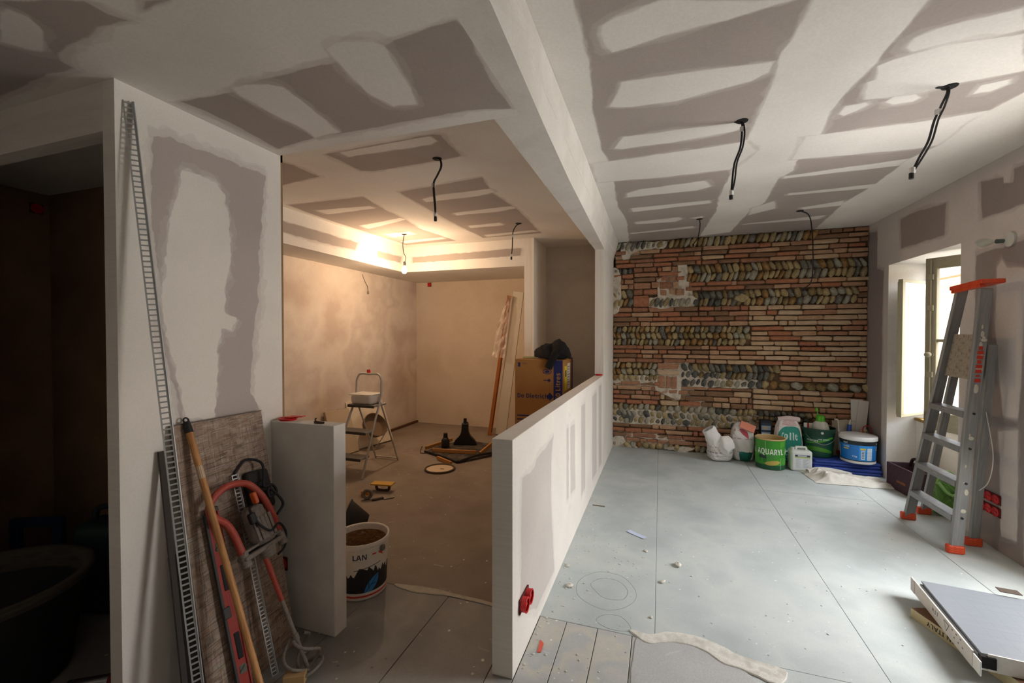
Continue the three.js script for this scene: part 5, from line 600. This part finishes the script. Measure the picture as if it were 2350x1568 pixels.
{ // white and blue tub
  const t = thing('filler_tub', 'white tub with a blue printed label on the right end of the blue tarpaulin', 'tub', [2.1, 0.134, -5.85], 0.1);
  const m = wrapMap(2048, 460, '#1f7fd6', (g) => { g.fillStyle = '#20262e'; g.fillRect(0, 0, 2048, 90); g.fillRect(0, 440, 2048, 20); for (let k = 0; k < 3; k++) { const X = k * 683; g.fillStyle = '#3d9bea'; g.fillRect(X + 350, 90, 260, 350); g.fillStyle = '#eef4fa'; g.fillRect(X + 500, 150, 100, 270); g.fillStyle = '#9fb9d4'; for (let i = 0; i < 9; i++) g.fillRect(X + 510, 165 + i * 27, 78, 12); g.fillStyle = '#e8c94a'; g.fillRect(X + 370, 150, 100, 40); g.fillRect(X + 40, 180, 120, 26); g.fillStyle = '#dfe9f2'; g.fillRect(X + 385, 205, 70, 200); g.fillStyle = '#5f83a8'; for (let i = 0; i < 5; i++) g.fillRect(X + 396, 218 + i * 36, 48, 22); g.fillStyle = '#f4f8fb'; g.font = 'bold 44px sans-serif'; g.textBaseline = 'middle'; g.fillText('5 kg', X + 230, 350); g.fillText('PRET', X + 40, 60); g.fillText('Enduit', X + 36, 140); } }, 239); m.wrapS = THREE.RepeatWrapping; m.offset.x = 0.23;
  part(t, 'tub_body', lathe([[0.0001, 0], [0.15, 0], [0.155, 0.006], [0.165, 0.27], [0.0001, 0.27]], 48), mat(0xe9e8e4, 0.45)); part(t, 'printed_label', sleeve(0.1572, 0.1655, 0.03, 0.25), mat(0, 0.4, { map: m })); part(t, 'lid', lathe([[0.0001, 0.3], [0.16, 0.3], [0.172, 0.294], [0.175, 0.285], [0.175, 0.255], [0.166, 0.252], [0.166, 0.27], [0.0001, 0.27]], 48), mat(0xf0efec, 0.4)); part(t, 'base_ring', lathe([[0.156, 0.004], [0.16, 0.006], [0.161, 0.026], [0.157, 0.028]], 48), mat(0xece9e6, 0.5));
}
{ const t = bag('striped_bag', 'striped red and green shopping bag wedged in the corner behind the blue-labelled tub', [2.225, 0.002, -6.045], 0.15, 0.13, 0.46, 0.07, mat(0, 0.6, { map: wrapMap(512, 512, '#c9c5bf', (g) => { for (let i = 0; i < 26; i++) { g.fillStyle = ['#a32e2e', '#d8d4cc', '#8aa036', '#d8d4cc', '#c9b234', '#5d3a30'][i % 6]; g.fillRect(0, i * 20, 512, 15); } g.fillStyle = 'rgba(225,222,216,.85)'; for (let i = 0; i < 16; i++) g.fillRect(i * 32, 0, 8, 512); }, 241) }), 21); part(t, 'bag_handle', tube([[-0.05, 0.4, 0.05], [-0.03, 0.5, 0.06], [0.03, 0.5, 0.06], [0.05, 0.4, 0.05]], 0.006, 24, 6), mat(0xb5302c, 0.6)); }
for (const [lab, a, b, w] of [['white board offcut leaning in the corner of the brick wall, standing straighter', [2.2, 0.002, -6.105], [2.185, 0.79, -6.135], 0.12], ['white board offcut leaning in the corner of the brick wall, tilted to the right', [2.17, 0.002, -6.09], [2.25, 0.78, -6.12], 0.1]]) { const t = thing('board_offcut', lab, 'board'), L = dist(a, b); lean(t, a, b, [0, 0.1, 1]); part(t, 'board_face', rbox(w, L, 0.012, 0.002, 0, L / 2, 0), mat(0xd8d3cb, 0.7)); part(t, 'sawn_edge', box(w * 0.96, 0.003, 0.01, 0, L, 0), mat(0xb8a88e, 0.8)); }
{ const t = thing('paint_roller', 'white plastic roller handle sticking up behind the blue-labelled tub', 'roller'); part(t, 'roller_handle', tube([[2.0, 0.19, -6.08], [1.985, 0.5, -6.075], [1.975, 0.55, -6.07], [1.945, 0.555, -6.06]], 0.011, 30, 8), mat(0xddd2c6, 0.5)); part(t, 'roller_frame', rbox(0.05, 0.05, 0.04, 0.01, 2.0, 0.165, -6.08), mat(0x9b2b2b, 0.6)); }
{ const t = thing('blue_tube', 'blue sealant tube leaning behind the right edge of the blue-labelled tub', 'tube'); part(t, 'tube_body', bar([2.06, 0.14, -6.06], [2.1, 0.5, -6.08], 0.02, 16), mat(0x2a57b0, 0.4)); part(t, 'tube_nozzle', bar([2.1, 0.5, -6.08], [2.107, 0.56, -6.082], 0.012, 12, 0.005), mat(0xe6e6e2, 0.5)); }
{ const t = thing('cardboard_sheet', 'torn cardboard with a round brown hole behind the tubs', 'cardboard', [2.08, 0.1, -6.125]); const sh = new THREE.Shape([[-0.15, 0], [0.16, 0], [0.16, 0.42], [0.0, 0.45], [-0.14, 0.43]].map((p) => new THREE.Vector2(...p))); const h = new THREE.Path(); h.absarc(0.06, 0.35, 0.045, 0, 7, false); sh.holes.push(h); part(t, 'sheet', new THREE.ExtrudeGeometry(sh, { depth: 0.006, bevelEnabled: false, curveSegments: 24 }), mat(0xbfb3a0, 0.85)); part(t, 'hole_lining', cyl(0.045, 0.045, 0.006, 0, 0, 0, 24).rotateX(Math.PI / 2).translate(0.06, 0.35, 0.0), mat(0x6e4a30, 0.85)); }
{ const t = thing('black_carton', 'dark printed carton standing against the bricks between the two sacks', 'box', [1.232, 0, -6.07], 0.0); part(t, 'carton', rbox(0.13, 0.5, 0.1, 0.006, 0, 0.25, 0), mat(0x191c24, 0.6)); part(t, 'carton_print', box(0.1, 0.2, 0.002, -0.005, 0.37, 0.051), mat(0, 0.6, { map: wrapMap(128, 256, '#8fa3b5', (g) => { g.fillStyle = '#1f3346'; g.fillRect(0, 0, 128, 40); g.fillRect(0, 110, 128, 30); g.fillStyle = '#c9a06a'; g.fillRect(30, 60, 60, 30); g.fillStyle = '#dfe5ea'; g.fillRect(10, 160, 100, 60); }, 243) })); }
{ // crumpled drop cloth
  const N = 60, g = new THREE.PlaneGeometry(0.78, 0.42, N, 34).rotateX(-Math.PI / 2), p = g.attributes.position;
  for (let i = 0; i < p.count; i++) { const u = p.getX(i) / 0.78 + 0.5, v = p.getZ(i) / 0.42 + 0.5, e = Math.min(1, 6 * Math.min(u, 1 - u)) * Math.min(1, 5 * Math.min(v, 1 - v)); const n = fbm(u * 4 + 3, v * 7 + 3, 64, 4, 25), ridge = 1 - Math.abs(2 * fbm(u * 3 + 9, v * 5 + u * 2 + 9, 64, 3, 27) - 1); p.setXYZ(i, p.getX(i) + 0.05 * (v - 0.5) + 0.03 * (fbm(v * 6 + 1, u * 2, 64, 3, 4) - 0.5), 0.004 + e * (0.012 + 0.05 * n * (1 - u * 0.6) + 0.075 * ridge ** 3 * (1 - u * 0.75)), p.getZ(i) * (1 - 0.45 * u) + 0.05 * u + 0.05 * (fbm(u * 5 + 2, 1, 64, 3, 8) - 0.5)); }
  g.computeVertexNormals();
  const t = thing('drop_cloth', 'crumpled off-white drop cloth on the floor before the blue tarpaulin', 'cloth', [1.91, 0, -5.5], -0.02); part(t, 'cloth', uvm(g), mat(0, 0.95, { side: THREE.DoubleSide, map: grain(256, 0.6, [0xcfcac0, 0xdedad2, 0xd6d1c8], 5, 5, 245, 0.03) }));
  part(t, 'rolled_edge', tube([[-0.36, 0.035, -0.1], [-0.25, 0.06, -0.14], [-0.1, 0.055, -0.15], [0.05, 0.03, -0.13]], 0.032, 40, 10).scale(1, 0.9, 1), mat(0xd8d4cd, 0.95));
}
{ // aubergine cooler bag in the window niche
  const t = thing('cooler_bag', 'dark aubergine fabric bag standing in the window niche', 'bag', [2.35, 0, -5.28], 0.12), m = mat(0, 0.85, { map: grain(256, 0.4, [0x38202a, 0x452a35, 0x2e1a22], 5, 4, 247, 0.05) });
  part(t, 'bag_body', join(rbox(0.02, 0.25, 0.4, 0.008, -0.11, 0.125, 0), rbox(0.02, 0.25, 0.4, 0.008, 0.11, 0.125, 0), rbox(0.22, 0.25, 0.02, 0.008, 0, 0.125, 0.19), rbox(0.22, 0.25, 0.02, 0.008, 0, 0.125, -0.19), rbox(0.22, 0.02, 0.38, 0.006, 0, 0.012, 0)), m); part(t, 'bag_handle', tube([[0.03, 0.24, 0.1], [0.03, 0.31, 0.07], [0.03, 0.32, -0.05], [0.03, 0.24, -0.1]], 0.014, 30, 8), mat(0x241319, 0.9)); part(t, 'embroidery', rbox(0.003, 0.025, 0.13, 0.001, -0.121, 0.1, 0.03), mat(0x7a4a2a, 0.8)); part(t, 'lining', box(0.19, 0.01, 0.35, 0, 0.17, 0), mat(0x0f0a0c, 1));
}
{ // green shopping bag behind the ladder
  const t = bag('green_bag', 'leaf-green plastic carrier bag behind the ladder in the window niche', [2.33, 0, -4.74], 0.1, 0.24, 0.33, 0.2, mat(0, 0.5, { map: wrapMap(512, 512, '#5f8f3c', (g) => { for (let i = 0; i < 40; i++) { g.strokeStyle = pick(['rgba(150,190,110,.5)', 'rgba(50,90,40,.5)']); g.lineWidth = rr(2, 8); g.beginPath(); g.moveTo(rnd() * 512, rnd() * 512); g.lineTo(rnd() * 512, rnd() * 512); g.stroke(); } }, 249) }), 31);
  part(t, 'bag_handle', tube([[-0.09, 0.27, 0.07], [-0.05, 0.36, 0.06], [0.02, 0.37, 0.04], [0.07, 0.27, 0.06]], 0.012, 30, 8).scale(1, 1, 0.7), mat(0x8fbb66, 0.5)); part(t, 'bag_tie', tube([[-0.1, 0.3, 0.08], [-0.04, 0.21, 0.105], [0.0, 0.2, 0.108], [0.05, 0.28, 0.09]], 0.011, 30, 8), mat(0x9cc878, 0.5));
}
solo('paper_scrap', 'thin pale blue paper scrap lying on the bright floor', 'paper', (() => { const g = new THREE.PlaneGeometry(0.16, 0.045, 12, 2).rotateX(-Math.PI / 2), p = g.attributes.position; for (let i = 0; i < p.count; i++) p.setY(i, 0.004 + 0.5 * p.getX(i) ** 2); g.computeVertexNormals(); return g; })(), mat(0xc9d4ee, 0.7, { side: THREE.DoubleSide }), [-0.165, 0, -3.48]).rotation.y = -0.6;
solo('wood_sliver', 'brown wood sliver on the floor beside the long low wall', 'sliver', rbox(0.11, 0.006, 0.014, 0.002, 0, 0.003, 0), mat(0x77695a, 0.8), [-0.52, 0, -3.96]);
solo('red_shard', 'flat coral-red plastic shard at the foot of the long low wall', 'shard', (() => { const s = new THREE.Shape([[-0.03, 0.02], [0.0, 0.025], [0.05, -0.012], [0.045, -0.03]].map((p) => new THREE.Vector2(...p))); return new THREE.ExtrudeGeometry(s, { depth: 0.003, bevelEnabled: false }).rotateX(-Math.PI / 2); })(), mat(0xe0604c, 0.6), [-0.565, 0.001, -2.08]).rotation.y = -0.9;
{ // crumbs of plaster: the larger ones as things, the sprinkle as one
  const geo = mergeVertices(new THREE.IcosahedronGeometry(1, 1)); { const p = geo.attributes.position; for (let i = 0; i < p.count; i++) { const q = 0.7 + 0.6 * hash(i, 3, 3); p.setXYZ(i, p.getX(i) * q, p.getY(i) * q * 0.35, p.getZ(i) * q); } geo.computeVertexNormals(); }
  const mC = mat(0xd3d0c6, 0.95);
  [[0.12, -3.1, 0.032, 'largest flat plaster crumb, out in the middle of the bright floor'], [0.02, -2.86, 0.022, 'plaster crumb on the bright floor to the right of the water stain'], [-0.52, -2.63, 0.026, 'plaster crumb left of the water stain near the low wall'], [-0.58, -2.86, 0.018, 'plaster crumb touching the foot of the low wall'], [-0.04, -2.48, 0.012, 'small plaster crumb between the water stain and the board seam'], [-0.09, -3.23, 0.017, 'plaster crumb lying close before the pale blue paper scrap']].forEach(([x, z, r, lab]) => { const o = solo('plaster_crumb', lab, 'crumb', geo.clone().scale(r, r, r * 0.7).translate(0, r * 0.28, 0), mC, [x, 0, z], 'loose plaster crumbs on the floor'); o.rotation.y = x * 40; });
  const n = 420, im = new THREE.InstancedMesh(geo, mC, n), M = new THREE.Matrix4(); for (let i = 0; i < n; i++) { const near = rnd() < 0.45, x = near ? -0.6 + rnd() ** 2 * 0.5 : rr(-0.6, 2.2), z = rr(-5.6, -1.9), r = rr(0.0015, 0.006) * (near ? 1.3 : 1); M.makeRotationY(rnd() * 6).scale(V(r, r, r)).setPosition(x, r * 0.2, z); im.setMatrixAt(i, M); }
  im.name = 'plaster_crumbs'; im.userData = { kind: 'stuff', label: 'fine plaster crumbs sprinkled over the floor' }; scene.add(im);
}

// ---------------------------------------------------------------- tiles by the right edge
{
  const mCarton = (w, h, draw, bg = '#d6d0c8') => mat(0, 0.8, { map: wrapMap(w, h, bg, draw, 251) }), o = [1.69, 0, -2.8], turn = -0.1;
  const L = thing('tile_carton', 'lower white tile carton lettered upside down, under the stack of tiles', 'carton', [1.69, 0, -2.76], 0.325);
  const side = mCarton(1024, 96, (g) => { g.save(); g.translate(512, 48); g.rotate(Math.PI); g.fillStyle = '#26241f'; g.font = 'bold 60px sans-serif'; g.textBaseline = 'middle'; g.textAlign = 'center'; g.fillText('MADE IN ITALY', 140, 2); g.restore(); }, '#c9b98f'), pl = mat(0xd2ccc2, 0.8);
  part(L, 'carton', new THREE.BoxGeometry(0.6, 0.05, 0.6).translate(0, 0.025, 0), [pl, side, mat(0x6e4f38, 0.8), pl, pl, side]);
  const T = thing('tile_carton', 'upper torn white tile carton holding the grey tiles', 'carton', [o[0], 0.051, o[2]], turn), mark = mCarton(1024, 110, (g) => { g.strokeStyle = '#26262a'; g.lineWidth = 5; g.font = 'bold 44px sans-serif'; g.fillStyle = '#33313a'; g.textBaseline = 'middle'; g.fillText('H 3 7', 420, 50); g.beginPath(); g.moveTo(620, 25); g.lineTo(660, 85); g.lineTo(700, 25); g.closePath(); g.stroke(); for (let i = 0; i < 6; i++) g.fillRect(740 + i * 30, 20 + (i % 2) * 40, 18, 8); });
  part(T, 'carton_base', box(0.64, 0.008, 0.66, 0, 0.004, 0), pl);
  const wl = part(T, 'carton_side', new THREE.BoxGeometry(0.006, 0.075, 0.66).translate(-0.32, 0.04, 0), [pl, mark, pl, pl, pl, pl]); part(wl, 'packing_tape', box(0.002, 0.074, 0.05, -0.324, 0.04, -0.3), mat(0xb9aca4, 0.4));
  part(T, 'carton_side', new THREE.BoxGeometry(0.6, 0.075, 0.006).translate(0.03, 0.04, 0.33), [pl, pl, pl, pl, mark, pl]);
  part(T, 'torn_flap', rbox(0.006, 0.065, 0.06, 0.002, -0.318, 0.035, 0.36), mat(0xe6e3de, 0.8)); part(T, 'torn_flap', rbox(0.09, 0.004, 0.05, 0.001, 0.1, 0.085, -0.345), mat(0x4a3d34, 0.85)); part(T, 'corner_hole', box(0.05, 0.05, 0.03, -0.27, 0.04, 0.325), mat(0x1a1715, 1));
  const tileM = (() => { const [c, g] = canvasOf(1024, 1024); g.fillStyle = '#7f848b'; g.fillRect(0, 0, 1024, 1024); for (let i = 0; i < 220; i++) { g.fillStyle = `rgba(${pick(['108,114,122', '156,160,166', '126,131,138'])},.18)`; g.fillRect(0, i * 4.7, 1024, 2); } g.strokeStyle = 'rgba(92,98,108,.45)'; g.lineWidth = 2.5; for (let i = 0; i < 9; i++) { const x = 150 + i * 100; g.beginPath(); g.moveTo(x, 150 + rnd() * 80); g.lineTo(x + 30, 980); g.stroke(); g.beginPath(); g.moveTo(150 + rnd() * 90, x); g.lineTo(1000, x - 40); g.stroke(); } return mat(0, 0.42, { map: tex(c) }); })(), edge = mat(0x6b6f76, 0.6);
  const tg = new THREE.BoxGeometry(0.6, 0.01, 0.64), tm = [edge, edge, tileM, edge, edge, edge];
  const labels = ['lowest grey tile of the stack in the torn carton', 'second grey tile of the stack, between two others', 'third grey tile of the stack, just under the top one', 'topmost grey ruled tile of the stack'];
  labels.forEach((lab, i) => { const q = solo('floor_tile', lab, 'tile', tg, tm, [o[0] + 0.01 + (i === 3 ? 0.012 : i * 0.002), 0.0655 + i * 0.0145, o[2] + (i === 3 ? -0.005 : 0.004)], 'grey tiles in the torn carton'); q.rotation.y = turn - 0.01 * (i === 3 ? 1 : 0); });
}

// ---------------------------------------------------------------- dark alcove
{
  const t = thing('mortar_tub', 'big black mortar tub caked with cement, in the dark alcove', 'tub', [-2.83, 0, -1.03]); part(t, 'tub_shell', lathe([[0.0001, 0], [0.29, 0], [0.3, 0.01], [0.36, 0.42], [0.378, 0.43], [0.378, 0.45], [0.35, 0.45], [0.29, 0.02], [0.0001, 0.015]], 56), mat(0x121214, 0.7));
  const g = lathe([[0.352, 0.4], [0.381, 0.432], [0.382, 0.453], [0.348, 0.455], [0.335, 0.36]], 80); { const p = g.attributes.position; for (let i = 0; i < p.count; i++) { const a = Math.atan2(p.getZ(i), p.getX(i)), q = 0.004 * (fbm(a * 6 + 30, p.getY(i) * 40, 512, 3, 7) - 0.5) * 2; p.setX(i, p.getX(i) * (1 + q)); p.setZ(i, p.getZ(i) * (1 + q)); } } part(t, 'cement_crust', g, mat(0, 0.95, { map: grain(128, 0.3, [0x3f3931, 0x4f483e, 0x332e28], 5, 4, 255, 0.08) }));
}
{ const t = thing('blue_crate', 'blue plastic crate frame standing at the back of the dark alcove', 'crate', [-3.55, 0, -1.55], 0.4), m = mat(0x1c2f57, 0.6); part(t, 'crate_base', join(rbox(0.4, 0.2, 0.28, 0.01, 0, 0.1, 0)), m); part(t, 'carry_frame', join(rbox(0.05, 0.26, 0.04, 0.008, -0.12, 0.3, 0), rbox(0.05, 0.26, 0.04, 0.008, 0.12, 0.3, 0), rbox(0.29, 0.05, 0.04, 0.008, 0, 0.42, 0)), m); }
{ const t = thing('green_canister', 'dark green fuel canister beside the alcove opening', 'canister', [-2.95, 0, -1.6], 0.3); part(t, 'canister_body', rbox(0.3, 0.5, 0.2, 0.05, 0, 0.25, 0, 4), mat(0x17332e, 0.6)); part(t, 'canister_handle', tube([[-0.1, 0.48, 0], [-0.08, 0.56, 0], [0.06, 0.56, 0], [0.08, 0.48, 0]], 0.015, 24, 8), mat(0x142a26, 0.6)); part(t, 'canister_cap', cyl(0.03, 0.03, 0.04, 0.1, 0.5, 0, 18), mat(0x3a3f3d, 0.6)); }
{ const t = thing('label_carton', 'small carton with a pale printed label on the alcove floor beside the jamb', 'carton', [-2.16, 0, -1.42], 0.35); part(t, 'carton', rbox(0.2, 0.24, 0.2, 0.004, 0, 0.12, 0), mat(0x7a5c3e, 0.85)); part(t, 'label', box(0.12, 0.2, 0.002, 0.02, 0.12, 0.101), mat(0, 0.7, { map: wrapMap(96, 160, '#b8a88a', (g) => { g.fillStyle = '#2a2622'; g.fillRect(18, 16, 56, 9); g.fillRect(18, 60, 56, 9); g.fillRect(18, 110, 56, 9); g.fillRect(26, 124, 30, 14); }, 257) })); }
{ const t = thing('grey_bucket', 'grey cement bucket at the near edge of the dark alcove', 'bucket', [-2.36, 0, -0.7]); part(t, 'bucket_body', bucketShape(0.12, 0.15, 0.3), mat(0x3a3836, 0.8)); part(t, 'wire_handle', tube([[-0.15, 0.27, 0], [-0.1, 0.31, 0.11], [0, 0.32, 0.15], [0.1, 0.31, 0.11], [0.15, 0.27, 0]], 0.003, 40, 6), mat(0x77726c, 0.5)); }
{ const t = thing('spray_can', 'shiny red-capped can lying on the alcove floor', 'can', [-2.28, 0.03, -1.22], 0.6); part(t, 'can_body', cyl(0.029, 0.029, 0.15, 0, 0, 0, 24).rotateZ(Math.PI / 2), mat(0xa9a9a9, 0.2, { metalness: 0.9 })); part(t, 'can_cap', cyl(0.027, 0.024, 0.05, 0, 0, 0, 24).rotateZ(-Math.PI / 2), mat(0x7e1618, 0.5)); }

// ---------------------------------------------------------------- shadows everywhere, then draw
scene.traverse((o) => { if (o.isMesh) { o.castShadow = true; o.receiveShadow = true; } if (o.isLight && o.shadow && !o.isRectAreaLight) o.castShadow = true; });
renderer.render(scene, camera);
